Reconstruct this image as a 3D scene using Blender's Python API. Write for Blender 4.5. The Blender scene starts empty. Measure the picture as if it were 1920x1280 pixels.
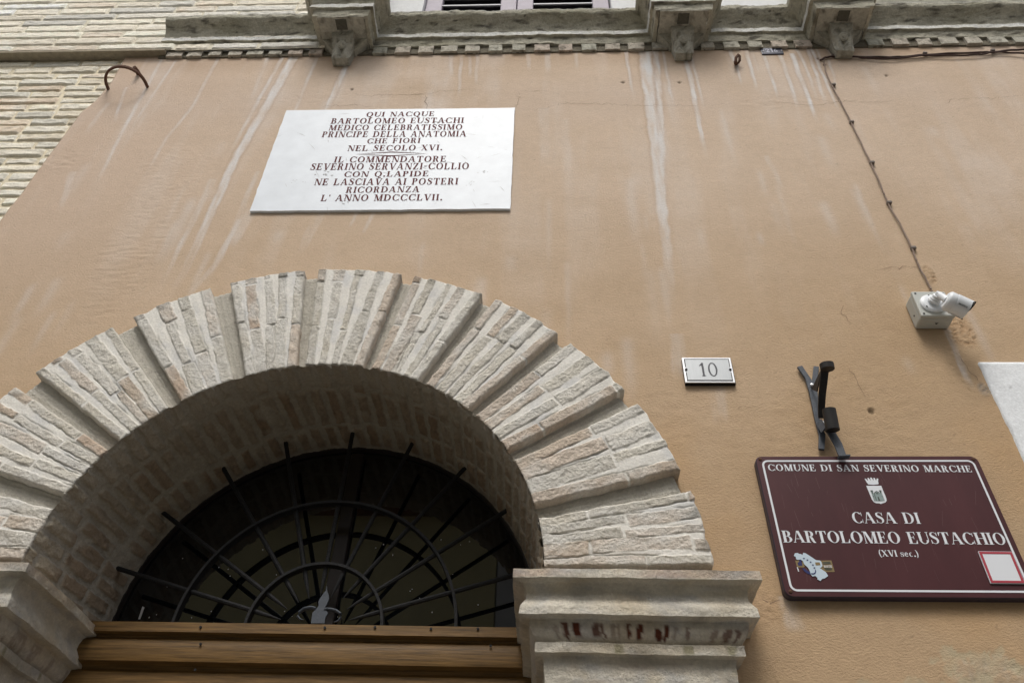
import bpy, bmesh, math, random
import numpy as np
from mathutils import Matrix, Vector
C = bpy.context.scene.collection
random.seed(7); RNG = np.random.default_rng(11)
R = math.radians

# ------------------------------------------------------------------ camera
CAMY, CAMZ, F = -1.86, 1.60, 1493.0
_U = np.array([65., -1660., F]); _U /= np.linalg.norm(_U)
_X = F * F / 65.0
_R = np.array([_X, 0, -F]); _R /= np.linalg.norm(_R)
_D = np.cross(_R, _U)
if _D[2] < 0: _D = -_D
M = np.stack([_R, _D, _U])            # camera (right, down, forward) -> world (x along wall, y into wall, z up)
def P(u, v, y=0.0):
    """point of the street scene seen at photo pixel u,v lying on the vertical plane at depth y"""
    r = M @ np.array([u - 960., v - 640., F]); t = (y - CAMY) / r[1]
    return np.array([r[0] * t, y, CAMZ + r[2] * t])
cam_d = bpy.data.cameras.new('camera'); cam = bpy.data.objects.new('camera', cam_d); C.objects.link(cam)
cam_d.sensor_width = 36; cam_d.lens = F / 1920 * 36; cam_d.clip_start = .02; cam_d.clip_end = 500
cx, cy, cz = M[:, 0], -M[:, 1], -M[:, 2]
cam.matrix_world = Matrix(((cx[0], cy[0], cz[0], 0), (cx[1], cy[1], cz[1], CAMY), (cx[2], cy[2], cz[2], CAMZ), (0, 0, 0, 1)))
bpy.context.scene.camera = cam

# ------------------------------------------------------------------ light
SUN_EL, SUN_AZ = R(58), R(186)         # azimuth measured from +y clockwise
w = bpy.data.worlds.new('World'); bpy.context.scene.world = w; w.use_nodes = True
nt = w.node_tree; bg = nt.nodes['Background']
sky = nt.nodes.new('ShaderNodeTexSky'); sky.sky_type = 'NISHITA'; sky.sun_disc = False
sky.sun_elevation = SUN_EL; sky.sun_rotation = SUN_AZ; sky.air_density = 1.0; sky.dust_density = 4.0
hs = nt.nodes.new('ShaderNodeHueSaturation'); hs.inputs['Saturation'].default_value = .30
nt.links.new(sky.outputs[0], hs.inputs['Color']); nt.links.new(hs.outputs[0], bg.inputs['Color'])
bg.inputs['Strength'].default_value = .135
sd = bpy.data.lights.new('sun', 'SUN'); sd.energy = 1.35; sd.angle = R(18); sd.color = (1, .96, .9)
so = bpy.data.objects.new('sun', sd); C.objects.link(so)
dirv = Vector((math.sin(SUN_AZ) * math.cos(SUN_EL), math.cos(SUN_AZ) * math.cos(SUN_EL), math.sin(SUN_EL)))
so.rotation_euler = dirv.to_track_quat('Z', 'Y').to_euler(); so.location = (0, -6, 12)
vs = bpy.context.scene.view_settings
vs.view_transform = 'Standard'; vs.look = 'None'; vs.gamma = 1; vs.use_curve_mapping = False; vs.exposure = 0.26

# ------------------------------------------------------------------ noise (numpy)
_perm = np.random.default_rng(5).permutation(512).astype(np.int64)
_grad = np.random.default_rng(6).normal(size=(512, 3)); _grad /= np.linalg.norm(_grad, axis=1)[:, None]
def perlin(x, y, z=0.0):
    x, y, z = np.broadcast_arrays(np.asarray(x, float), np.asarray(y, float), np.asarray(z, float))
    xi, yi, zi = [np.floor(a).astype(np.int64) for a in (x, y, z)]
    xf, yf, zf = x - xi, y - yi, z - zi
    f = lambda t: t * t * t * (t * (t * 6 - 15) + 10)
    u, v, ww = f(xf), f(yf), f(zf); out = 0
    for dx in (0, 1):
        for dy in (0, 1):
            for dz in (0, 1):
                h = _perm[(_perm[(_perm[(xi + dx) & 511] + yi + dy) & 511] + zi + dz) & 511]
                g = _grad[h]
                d = g[..., 0] * (xf - dx) + g[..., 1] * (yf - dy) + g[..., 2] * (zf - dz)
                out = out + d * (u if dx else 1 - u) * (v if dy else 1 - v) * (ww if dz else 1 - ww)
    return out * 1.6
def fbm(x, y, z=0.0, o=4):
    s, a, n = 0, 1.0, 0
    for i in range(o):
        s = s + a * perlin(np.asarray(x) * 2 ** i + 17 * i, np.asarray(y) * 2 ** i + 5 * i, np.asarray(z) * 2 ** i); n += a; a *= .5
    return s / n
def sm(a, b, x):
    t = np.clip((x - a) / (b - a), 0, 1); return t * t * (3 - 2 * t)

# ------------------------------------------------------------------ materials
def mat(name, col, rough=.8, noise=.0, nscale=60, bump=0., bscale=250, metal=0., spec=.3, attr=False, stretch=None, coat=0.):
    m = bpy.data.materials.new(name); m.use_nodes = True; t = m.node_tree; b = t.nodes['Principled BSDF']
    b.inputs['Roughness'].default_value = rough; b.inputs['Metallic'].default_value = metal
    b.inputs['Specular IOR Level'].default_value = spec
    if coat: b.inputs['Coat Weight'].default_value = coat; b.inputs['Coat Roughness'].default_value = .25
    tc = t.nodes.new('ShaderNodeTexCoord'); vec = tc.outputs['Object']
    if stretch:
        mp = t.nodes.new('ShaderNodeMapping'); mp.inputs['Scale'].default_value = stretch
        t.links.new(vec, mp.inputs['Vector']); vec = mp.outputs['Vector']
    if attr:
        a = t.nodes.new('ShaderNodeAttribute'); a.attribute_name = 'Col'; src = a.outputs['Color']
    else:
        rgb = t.nodes.new('ShaderNodeRGB'); rgb.outputs[0].default_value = (*col, 1); src = rgb.outputs[0]
    if noise:
        n = t.nodes.new('ShaderNodeTexNoise'); n.inputs['Scale'].default_value = nscale; n.inputs['Detail'].default_value = 8
        n.inputs['Roughness'].default_value = .65
        t.links.new(vec, n.inputs['Vector'])
        r = t.nodes.new('ShaderNodeMapRange'); r.inputs['From Min'].default_value = .25; r.inputs['From Max'].default_value = .75
        r.inputs['To Min'].default_value = 1 - noise; r.inputs['To Max'].default_value = 1 + noise
        t.links.new(n.outputs['Fac'], r.inputs['Value'])
        mx = t.nodes.new('ShaderNodeVectorMath'); mx.operation = 'SCALE'
        t.links.new(src, mx.inputs[0]); t.links.new(r.outputs[0], mx.inputs['Scale']); src = mx.outputs[0]
    t.links.new(src, b.inputs['Base Color'])
    if bump:
        n2 = t.nodes.new('ShaderNodeTexNoise'); n2.inputs['Scale'].default_value = bscale; n2.inputs['Detail'].default_value = 6
        n2.inputs['Roughness'].default_value = .7
        t.links.new(vec, n2.inputs['Vector'])
        bp = t.nodes.new('ShaderNodeBump'); bp.inputs['Strength'].default_value = bump; bp.inputs['Distance'].default_value = .004
        if attr:
            mu = t.nodes.new('ShaderNodeMath'); mu.operation = 'MULTIPLY'; mu.inputs[1].default_value = bump; t.links.new(a.outputs['Alpha'], mu.inputs[0]); t.links.new(mu.outputs[0], bp.inputs['Strength'])
        t.links.new(n2.outputs['Fac'], bp.inputs['Height']); t.links.new(bp.outputs[0], b.inputs['Normal'])
    return m
M_wall = mat('ochre_plaster', None, .92, .06, 60, .85, 150, attr=True, spec=.15, stretch=(.8, 1, 1.35))
M_stone = mat('weathered_masonry', None, .95, .16, 130, 1.0, 110, attr=True, spec=.08)
M_stone.node_tree.nodes['Bump'].inputs['Distance'].default_value = .009
M_corn = mat('weathered_limestone', None, .95, .24, 90, 1.0, 110, attr=True, spec=.08)
M_corn.node_tree.nodes['Bump'].inputs['Distance'].default_value = .007
M_crack = mat('crack_dark', (.21, .14, .095), .95)
M_iron = mat('black_iron', (.011, .011, .012), .62, .5, 60, .8, 120, spec=.3)
M_grey_iron = mat('grey_painted_iron', (.062, .072, .088), .5, .25, 90, .3, 200, spec=.4)
M_darkstrap = mat('dark_strap', (.016, .014, .013), .55, .2, 60, .2, spec=.4)
M_rust = mat('rusty_iron', (.11, .055, .035), .85, .4, 120, .6, 200)
M_wood = mat('varnished_wood', (.160, .090, .029), .5, .7, 16, .3, 40, spec=.3, stretch=(.5, 8, 11))
M_darkwood = mat('dark_frame_wood', (.018, .013, .011), .5, .3, 20)
M_glass = mat('dark_fanlight_glass', (.004, .005, .006), .02, spec=.9)
M_marble = mat('white_marble', (.70, .745, .79), .45, .075, 11, .05, 120, spec=.35)
M_ink = mat('dark_red_lettering', (.115, .024, .026), .8)
M_scratch = mat('marble_scratch', (.42, .41, .40), .8)
M_sign = mat('brown_sign_paint', (.068, .0215, .0235), .38, .22, 9, 0, spec=.3, stretch=(1, 1, .25))
M_edge = mat('sign_edge', (.045, .035, .05), .45)
M_white = mat('white_sign_film', (.72, .74, .77), .5)
M_lblue = mat('pale_blue_film', (.52, .62, .69), .5)
M_navy = mat('navy_film', (.025, .03, .12), .5)
M_gold = mat('gold_film', (.23, .165, .075), .5)
M_dgreen = mat('dark_green_film', (.06, .075, .06), .5)
M_greyg = mat('crest_grey', (.26, .32, .31), .5)
M_red = mat('red_film', (.40, .05, .07), .5)
M_black = mat('black_mark', (.012, .012, .013), .6)
M_steel = mat('brushed_steel', (.38, .395, .40), .42, .06, 40, .0, metal=.55, spec=.5, stretch=(8, 1, .6))
M_steelrim = mat('polished_steel_rim', (.75, .76, .77), .3, metal=.5)
M_engrave = mat('engraved_grey', (.10, .10, .11), .6)
M_enamel = mat('blue_enamel', (.012, .016, .045), .35, .3, 60, spec=.5)
M_pgrey = mat('grey_plastic', (.50, .51, .47), .5, .05, 30)
M_pwhite = mat('white_plastic', (.76, .79, .81), .35, .02, 20)
M_cable = mat('brown_cable', (.055, .028, .022), .7)
M_wire = mat('painted_cable', (.27, .20, .16), .75, .2, 50)
M_clip = mat('grey_clip', (.20, .17, .15), .7)
M_shut = mat('lilac_shutter_paint', (.36, .32, .37), .6, .1, 30)
M_slat = mat('shutter_slat_edge', (.62, .62, .64), .6)
M_shade = mat('shutter_inside', (.012, .008, .012), .8)
M_white_wall = mat('white_limewash', (.74, .75, .75), .9, .08, 40, .5, 120)
M_ground = mat('paving', (.19, .183, .17), .85, .15, 6, .3, 40)
M_oppY = mat('yellow_render', (.50, .44, .24), .9, .06, 3)
M_oppG = mat('grey_render', (.46, .45, .43), .9, .08, 3)
M_roof = mat('roof_tile', (.2, .1, .06), .9, .2, 8)

# ------------------------------------------------------------------ object helpers
def tag(o, label, cat=None, group=None, kind=None):
    if label: o['label'] = label
    if cat: o['category'] = cat
    if group: o['group'] = group
    if kind: o['kind'] = kind
    return o
def thing(name, label, cat, loc=(0, 0, 0), group=None):
    o = bpy.data.objects.new(name, None); C.objects.link(o); o.location = loc; o.empty_display_size = .05
    return tag(o, label, cat, group, 'thing')
def mesh(name, verts, faces, mats, parent=None, cols=None, fmat=None, smooth=False):
    """verts in world metres; stored relative to the parent's base"""
    verts = np.asarray(verts, float)
    me = bpy.data.meshes.new(name)
    loc = np.array(parent_loc(parent))
    me.from_pydata((verts - loc).tolist(), [], [list(map(int, f)) for f in faces]); 
    o = bpy.data.objects.new(name, me); C.objects.link(o)
    if parent: o.parent = parent
    for m in (mats if isinstance(mats, (list, tuple)) else [mats]): me.materials.append(m)
    if fmat is not None: me.polygons.foreach_set('material_index', np.asarray(fmat, np.int32))
    if smooth: me.polygons.foreach_set('use_smooth', np.ones(len(me.polygons), bool))
    if cols is not None:
        a = me.color_attributes.new('Col', 'FLOAT_COLOR', 'POINT')
        a.data.foreach_set('color', (np.clip(cols, 0, 1) if cols.shape[1] == 4 else np.c_[np.clip(cols, 0, 1), np.ones(len(cols))]).astype(np.float32).ravel())
    me.update(); return o
def parent_loc(p):
    l = np.zeros(3)
    while p: l += np.array(p.location); p = p.parent
    return l
def fix_normals(o):
    bm = bmesh.new(); bm.from_mesh(o.data); bmesh.ops.recalc_face_normals(bm, faces=bm.faces); bm.to_mesh(o.data); bm.free(); return o
def grid_faces(nu, nv, off=0, keep=None):
    i = np.arange(nu * nv).reshape(nu, nv) + off
    q = np.stack([i[:-1, :-1], i[1:, :-1], i[1:, 1:], i[:-1, 1:]], -1).reshape(-1, 4)
    return q if keep is None else q[keep.reshape(-1)]
class MB:
    """collects shapes into one mesh"""
    def __init__(s): s.v = []; s.f = []; s.m = []
    def add(s, v, f, mi=0):
        o = len(s.v); s.v += [tuple(map(float, p)) for p in v]; s.f += [[i + o for i in q] for q in f]; s.m += [mi] * len(f); return s
    def box(s, x0, x1, y0, y1, z0, z1, mi=0):
        v = [(x, y, z) for x in (x0, x1) for y in (y0, y1) for z in (z0, z1)]
        return s.add(v, [(0, 1, 3, 2), (4, 6, 7, 5), (0, 4, 5, 1), (2, 3, 7, 6), (0, 2, 6, 4), (1, 5, 7, 3)], mi)
    def prism(s, pts, y0, y1, mi=0):
        """polygon in (x,z), front at y0, back at y1"""
        n = len(pts); v = [(p[0], y0, p[1]) for p in pts] + [(p[0], y1, p[1]) for p in pts]
        f = [list(range(n)), list(range(2 * n - 1, n - 1, -1))] + [[i, i + n, (i + 1) % n + n, (i + 1) % n] for i in range(n)]
        return s.add(v, f, mi)
    def tube(s, pts, r, n=8, mi=0, flat=1.0, cap=True):
        pts = [Vector(p) for p in pts]; k = len(pts); rr = r if hasattr(r, '__len__') else [r] * k
        v = []; up = Vector((0, 0, 1))
        for i, p in enumerate(pts):
            t = (pts[min(i + 1, k - 1)] - pts[max(i - 1, 0)]).normalized()
            a = t.cross(up)
            if a.length < .05: a = t.cross(Vector((0, 1, 0)))
            a.normalize(); b = t.cross(a)
            for j in range(n):
                an = 2 * math.pi * j / n; v.append(p + a * math.cos(an) * rr[i] + b * math.sin(an) * rr[i] * flat)
        f = [[i * n + j, i * n + (j + 1) % n, (i + 1) * n + (j + 1) % n, (i + 1) * n + j] for i in range(k - 1) for j in range(n)]
        if cap: f += [list(range(n))[::-1], [(k - 1) * n + j for j in range(n)]]
        return s.add(v, f, mi)
    def strap(s, pts, w, t, axis, mi=0):
        """flat strip of width w along 'axis', thickness t, following pts"""
        pts = [Vector(p) for p in pts]; axis = Vector(axis).normalized(); k = len(pts); v = []
        ww = w if hasattr(w, '__len__') else [w] * k
        for i, p in enumerate(pts):
            d = (pts[min(i + 1, k - 1)] - pts[max(i - 1, 0)]).normalized(); a = (axis - d * axis.dot(d)).normalized(); nrm = d.cross(a)
            for sa, sb in ((-1, -1), (1, -1), (1, 1), (-1, 1)): v.append(p + a * ww[i] / 2 * sa + nrm * t / 2 * sb)
        f = [[i * 4 + j, i * 4 + (j + 1) % 4, i * 4 + 4 + (j + 1) % 4, i * 4 + 4 + j] for i in range(k - 1) for j in range(4)]
        f += [[3, 2, 1, 0], [(k - 1) * 4 + j for j in range(4)]]
        return s.add(v, f, mi)
    def lathe(s, c, axis, prof, n=24, mi=0):
        """prof: (distance along axis, radius)"""
        c = Vector(c); ax = Vector(axis).normalized(); a = ax.cross(Vector((0, 0, 1)))
        if a.length < .1: a = ax.cross(Vector((1, 0, 0)))
        a.normalize(); b = ax.cross(a); v = []
        for h, r in prof:
            for j in range(n):
                an = 2 * math.pi * j / n; v.append(c + ax * h + (a * math.cos(an) + b * math.sin(an)) * r)
        k = len(prof)
        f = [[i * n + j, i * n + (j + 1) % n, (i + 1) * n + (j + 1) % n, (i + 1) * n + j] for i in range(k - 1) for j in range(n)]
        f += [list(range(n))[::-1], [(k - 1) * n + j for j in range(n)]]
        return s.add(v, f, mi)
    def build(s, name, mats, parent=None, smooth=False, bevel=0, fix=True):
        o = mesh(name, s.v, s.f, mats, parent, fmat=s.m, smooth=smooth)
        if fix: fix_normals(o)
        if bevel:
            b = o.modifiers.new('bevel', 'BEVEL'); b.width = bevel; b.segments = 2; b.limit_method = 'ANGLE'; b.angle_limit = R(40)
        if smooth and fix:
            try: o.data.set_sharp_from_angle(angle=R(38))
            except Exception: pass
        return o

def bx(name, mats, parent, *a, bevel=0): return MB().box(*a).build(name, mats, parent, bevel=bevel)

# ------------------------------------------------------------------ lettering: a Roman capital alphabet drawn as shapes
class Glyphs:
    def __init__(s, T=.17, t=.045, serif=.075): s.T, s.t, s.s = T, t, serif
    def rect(s, x0, x1, y0, y1): return [(x0, y0), (x1, y0), (x1, y1), (x0, y1)]
    def stem(s, x, y0=0, y1=1, w=None, bot=True, top=True):
        w = w or s.T; o = [s.rect(x, x + w, y0, y1)]
        if bot: o.append(s.rect(x - s.s, x + w + s.s, y0, y0 + s.t))
        if top: o.append(s.rect(x - s.s, x + w + s.s, y1 - s.t, y1))
        return o
    def diag(s, xb, xt, w, y0=0, y1=1): return [[(xb, y0), (xb + w, y0), (xt + w, y1), (xt, y1)]]
    def ser(s, x, w, y): return [s.rect(x - s.s, x + w + s.s, y, y + s.t)]
    def arc(s, cx, cy, rx, ry, a0, a1, T=None, t=None, n=18):
        T = T or s.T; t = t or s.t; o = []
        for i in range(n):
            q = []
            for a, k in ((a0 + (a1 - a0) * i / n, 0), (a0 + (a1 - a0) * (i + 1) / n, 0), (a0 + (a1 - a0) * (i + 1) / n, 1), (a0 + (a1 - a0) * i / n, 1)):
                a = R(a); q.append((cx + (rx - T * k) * math.cos(a), cy + (ry - t * k) * math.sin(a)))
            o.append(q)
        return o
    def stroke(s, pts, ws):
        """ws is horizontal/normal width at every point"""
        o = []; n = len(pts); L = []; Rr = []
        for i in range(n):
            d = Vector((pts[min(i + 1, n - 1)][0] - pts[max(i - 1, 0)][0], pts[min(i + 1, n - 1)][1] - pts[max(i - 1, 0)][1])).normalized()
            L.append((pts[i][0] - d.y * ws[i] / 2, pts[i][1] + d.x * ws[i] / 2)); Rr.append((pts[i][0] + d.y * ws[i] / 2, pts[i][1] - d.x * ws[i] / 2))
        for i in range(n - 1): o.append([L[i], L[i + 1], Rr[i + 1], Rr[i]])
        return o
    def get(s, c):
        T, t, sf = s.T, s.t, s.s; h = t * 1.25
        if c == 'A': return s.diag(.06, .345, h) + s.diag(.62, .33, T) + [s.rect(.17, .62, .3, .3 + t)] + s.ser(.06, h, 0) + s.ser(.62, T, 0), .87
        if c == 'B': return s.stem(.08, top=False, bot=False) + s.arc(.36, .755, .28, .245, -90, 90) + s.arc(.38, .27, .33, .27, -90, 90) + [s.rect(0, .38, 0, t), s.rect(0, .38, 1 - t, 1), s.rect(.1, .38, .51, .51 + t)], .74
        if c == 'C': return s.arc(.45, .5, .43, .51, 42, 318, n=26) + [s.rect(.76, .76 + t, .66, .97), s.rect(.76, .76 + t, .03, .33)], .84
        if c == 'D': return s.stem(.08, top=False, bot=False) + s.arc(.36, .5, .48, .5, -90, 90) + [s.rect(0, .38, 0, t), s.rect(0, .38, 1 - t, 1)], .88
        if c in 'EF':
            o = s.stem(.08) + [s.rect(.1, .62, 1 - t, 1), s.rect(.1, .46, .5, .5 + t), s.rect(.45, .45 + t, .38, .66), [(.62, .72), (.62, 1), (.52, 1 - t), (.60, .72)]]
            if c == 'E': o += [s.rect(.1, .66, 0, t), [(.68, .3), (.66, 0), (.54, t), (.66, .3)]]
            return o, .72
        if c == 'H': return s.stem(.08) + s.stem(.62) + [s.rect(.2, .7, .49, .49 + t)], .87
        if c == 'I': return s.stem(.08), T + .16
        if c == 'K': return s.stem(.08) + s.diag(.2, .62, h, .3, 1) + s.diag(.62, .30, T, 0, .62) + s.ser(.62, T, 0) + s.ser(.6, h, 1 - t), .86
        if c == 'L': return s.stem(.08) + [s.rect(.1, .66, 0, t), [(.69, .34), (.66, 0), (.52, t), (.66, .34)]], .73
        if c == 'M': return s.diag(.1, .1, h) + s.diag(.43, .1, T) + s.diag(.5, .78, h) + s.stem(.76) + s.ser(.1, h, 0) + s.ser(.06, T * .7, 1 - t), 1.02
        if c == 'N': return s.diag(.12, .12, h) + s.diag(.62, .1, T) + s.diag(.74, .74, h) + s.ser(.12, h, 0) + s.ser(.74, h, 1 - t) + s.ser(.06, T * .7, 1 - t), .88
        if c in 'OQ':
            o = s.arc(.45, .5, .43, .51, 0, 360, n=30)
            if c == 'Q': o += s.stroke([(.4, .06), (.52, -.06), (.66, -.18), (.86, -.2)], [t, T * .8, T * .8, t])
            return o, .90
        if c in 'PR':
            o = s.stem(.08) + s.arc(.36, .74, .3, .26, -90, 90) + [s.rect(.1, .38, 1 - t, 1), s.rect(.1, .38, .48, .48 + t)]
            if c == 'R': o += s.stroke([(.38, .5), (.48, .4), (.54, .2), (.62, .04), (.74, .0)], [t, T * .9, T, T * .8, t]); return o, .80
            return o, .70
        if c in 'Ss5':
            pts = [(.56, .74), (.52, .88), (.42, .965), (.30, .975), (.17, .91), (.13, .78), (.19, .66), (.33, .55), (.48, .44), (.54, .30), (.51, .15), (.41, .05), (.29, .025), (.16, .07), (.09, .18), (.07, .30)]
            ws = [t, t, t, t, T * .65, T * .8, T, T * 1.05, T, T * .9, T * .7, t * 1.2, t, t, t, t]
            return s.stroke(pts, ws) + [s.rect(.54, .54 + t, .68, .98), s.rect(.05, .05 + t, .02, .34)], .64
        if c == 'T': return s.stem(.30, top=False) + [s.rect(.02, .76, 1 - t, 1), [(.02, .70), (.05, .70), (.14, 1 - t), (.02, 1)], [(.76, .70), (.73, .70), (.64, 1 - t), (.76, 1)]], .78
        if c == 'U': return s.stem(.08, .3, 1, bot=False) + s.arc(.42, .32, .34, .33, 180, 360, T=T * .8) + [s.rect(.72, .72 + h, .3, 1)] + s.ser(.72, h, 1 - t), .84
        if c == 'V': return s.diag(.33, .06, T) + s.diag(.40, .70, h) + s.ser(.06, T, 1 - t) + s.ser(.68, h, 1 - t), .82
        if c == 'X': return s.diag(.58, .06, T) + s.diag(.08, .62, h) + s.ser(.06, T, 1 - t) + s.ser(.58, T, 0) + s.ser(.08, h, 0) + s.ser(.62, h, 1 - t), .84
        if c == 'Z': return s.diag(.05, .50, T) + [s.rect(.06, .68, 1 - t, 1), s.rect(.05, .72, 0, t), [(.06, .7), (.08, .7), (.18, 1 - t), (.06, 1)], [(.72, .3), (.70, .3), (.58, t), (.72, 0)]], .76
        if c == '1': return s.stem(.18, top=False) + s.stroke([(.22, .96), (.12, .84), (.0, .78)], [T * .7, t * 1.6, t]), .46
        if c == '0': return s.arc(.36, .5, .36, .51, 0, 360, T=T * .85, n=30), .78
        if c == '2': return s.stroke([(.08, .70), (.12, .88), (.28, .97), (.44, .90), (.50, .74), (.42, .54), (.24, .30), (.07, .07)], [T, T * .6, t, T * .6, T, T * .7, t, t]) + [s.rect(.05, .58, 0, t * 2.6)], .66
        if c == '6': return s.arc(.33, .31, .28, .31, 0, 360, T=T * .9) + s.stroke([(.12, .34), (.16, .62), (.30, .86), (.50, .97)], [T, T * .9, T * .6, t]), .68
        if c == 'e': return s.arc(.27, .34, .25, .34, 20, 330, T=T * .8, t=t) + [s.rect(.06, .50, .36, .36 + t)], .58
        if c == 'c': return s.arc(.27, .34, .25, .34, 50, 315, T=T * .8, t=t), .54
        if c == 'z': return [], .2
        if c == '(': return s.stroke([(.24, 1.08), (.12, .85), (.06, .45), (.12, .05), (.24, -.18)], [t, T * .6, T * .8, T * .6, t]), .30
        if c == ')': return s.stroke([(.06, 1.08), (.18, .85), (.24, .45), (.18, .05), (.06, -.18)], [t, T * .6, T * .8, T * .6, t]), .30
        if c == '.': return [s.rect(.06, .06 + T, 0, T)], .30
        if c == '-': return [s.rect(.05, .38, .45, .45 + t * 1.6)], .45
        if c == "'": return s.stroke([(.1, 1), (.1, .72)], [T * .8, t]), .22
        if c == 'ı': 
            k = .68; return [[(x * .8, y * k) for x, y in q] for q in s.get('S')[0]], .52     # small s
        return [], .38
def text(name, string, x0, x1, z0, h, y, material, parent, g, track=.08, space=.42, slant=0.0, zr=None, thick=.0006):
    """string set between x0 and x1 on baseline z0, cap height h, facing -y; zr = baseline at right end"""
    words = []; cur = []; pen = 0.
    for ch in string:
        if ch == ' ':
            pen += space; words.append(cur); cur = []; continue
        q, wd = g.get(ch); cur.append((pen, q)); pen += wd + track
    words.append(cur); tot = pen - track; sx = (x1 - x0) / tot; zr = z0 if zr is None else zr; k = 0
    for wl_ in words:
        b = MB()
        for px_, q in wl_:
            for poly in q:
                dy = (k % 7) * .00005; k += 1
                pts = [(x0 + (px_ + a + slant * bb) * sx, z0 + (zr - z0) * (px_ / tot) + bb * h) for a, bb in poly]
                ar = sum(pts[i][0] * pts[(i + 1) % len(pts)][1] - pts[(i + 1) % len(pts)][0] * pts[i][1] for i in range(len(pts)))
                if ar < 0: pts = pts[::-1]
                b.add([(p[0], y - thick - dy, p[1]) for p in pts], [list(range(len(pts)))])
        o = b.build(name, material, parent, fix=False)
    return o

# ------------------------------------------------------------------ the street
go = MB().add([(-40, -40, 0), (40, -40, 0), (40, 12, 0), (-40, 12, 0)], [(0, 1, 2, 3)]).build('street', M_ground, fix=False)
tag(go, 'grey paved street in front of the house', kind='structure')
def opposite(name, label, x0, x1, h, m):
    t = thing(name, label, 'house', ((x0 + x1) / 2, -8.5, 0), 'houses across the street')
    bx('wall', m, t, x0, x1, -13, -8.0, 0, h)
    bx('roof', M_roof, t, x0, x1, -13.4, -7.5, h, h + .25)
    for wx in np.arange(x0 + 1.6, x1 - .8, 2.4):
        for wz in (1.2, 4.2):
            bx('window', M_shade, t, wx - .45, wx + .45, -8.02, -7.96, wz, wz + 1.5)
opposite('opposite_house', 'yellow rendered house across the street, mirrored dimly in the fanlight', -9.0, -.72, 7.6, M_oppY)
opposite('opposite_house', 'grey rendered house across the street, mirrored beside the yellow one in the fanlight', -.70, 9.0, 7.3, M_oppG)

# ------------------------------------------------------------------ plastered house
ACX, ACZ, AY = -.66, 2.482, -.05           # arch centre, front plane of the arch ring
house = thing('plastered_house', 'ochre plastered house front with lime streaks around the arched doorway', 'house', (0, 0, 0))
def lines(lo, a, b, hi, fine, coarse):
    return np.concatenate([np.arange(lo, a, coarse), np.arange(a, b, fine), np.arange(b, hi + 1e-6, coarse)])
gx = lines(-2.03, -2.03, 2.2, 4.6, .0054, .4); gz = lines(0, 2.1, 5.13, 5.16, .0054, .3)
XX, ZZ = np.meshgrid(gx, gz, indexing='ij')
# left edge of the plaster wobbles over the brick
edge = np.interp(gz, [0, 3.0, 3.876, 4.07, 4.28, 4.444, 4.628, 4.714, 4.877, 5.085, 5.2], [-2.07, -2.066, -2.056, -2.049, -2.047, -2.043, -2.038, -2.010, -1.996, -2.013, -2.02]) + .004 * fbm(gz * 9, 0 * gz, 3.)
wl = sm(-1.85, -2.03, gx)[:, None]
XW = XX + wl * (edge[None, :] + 2.03)
n1 = fbm(XX * 1.3, ZZ * 1.3, 0., 4); n2 = fbm(XX * 5, ZZ * 7, 2., 4); n3 = fbm(XX * 22, ZZ * 30, 4., 4); n4 = fbm(XX * .55, ZZ * .5, 9., 3)
base_lo = np.array([.508, .360, .222]); base_hi = np.array([.625, .490, .370])
k = np.clip(sm(2.5, 4.5, ZZ) * .95 + .30 * n1 + .12 * n2 - .25 * sm(.2, 1.3, XX) * (1 - sm(3.4, 4.2, ZZ)), 0, 1)[..., None]
col = base_lo * (1 - k) + base_hi * k
col = col * (1 + .055 * n2 + .05 * n3 + .05 * n1)[..., None]
# grey-mauve old wash on the far left
lf = (sm(-.9, -2.0, XX) * .6 * sm(2.9, 4.2, ZZ))[..., None]; col = col * (1 - lf) + np.array([.60, .462, .360]) * lf
# broad pale band of old lime under the cornice, between the plaque and the pipe
pb = (sm(4.42, 4.66, ZZ) * sm(4.98, 4.7, ZZ) * .35 * np.clip(.55 + n1 + .6 * n2, 0, 1))[..., None]; col = col * (1 - pb) + np.array([.57, .47, .40]) * pb
# damp brown edge below the cornice
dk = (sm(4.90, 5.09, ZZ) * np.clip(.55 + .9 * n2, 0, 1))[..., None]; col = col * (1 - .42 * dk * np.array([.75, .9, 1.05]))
hz = np.clip(fbm(XX * 7, ZZ * .9, 31., 4) * 1.3, 0, .42) * sm(2.9, 4.5, ZZ) + np.clip(fbm(XX * 26, ZZ * 2.2, 33., 3) * .9 - .12, 0, .3) * sm(3.4, 4.8, ZZ) * np.clip(.4 + n4 * 2, 0, 1)
hz = hz * np.clip(.7 + .8 * n2, 0, 1); col = col * (1 - hz[..., None]) + np.array([.70, .62, .55]) * hz[..., None]
och = (np.clip(fbm(XX * 2.2, ZZ * 2.6, 41., 4) * 1.5, 0, .5) * sm(3.4, 2.7, ZZ))[..., None]; col = col * (1 - och) + np.array([.52, .33, .165]) * och
sp_ = (np.clip(fbm(XX * 55, ZZ * 70, 43., 3) - .42, 0, .4) * 1.2)[..., None]; col = col * (1 - sp_)
disp = -.0022 * n1 - .0008 * n2 - .0006 * n3 - .0004 * fbm(XX * 60, ZZ * 85, 6., 3)
white = np.array([.74, .725, .71])
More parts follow.
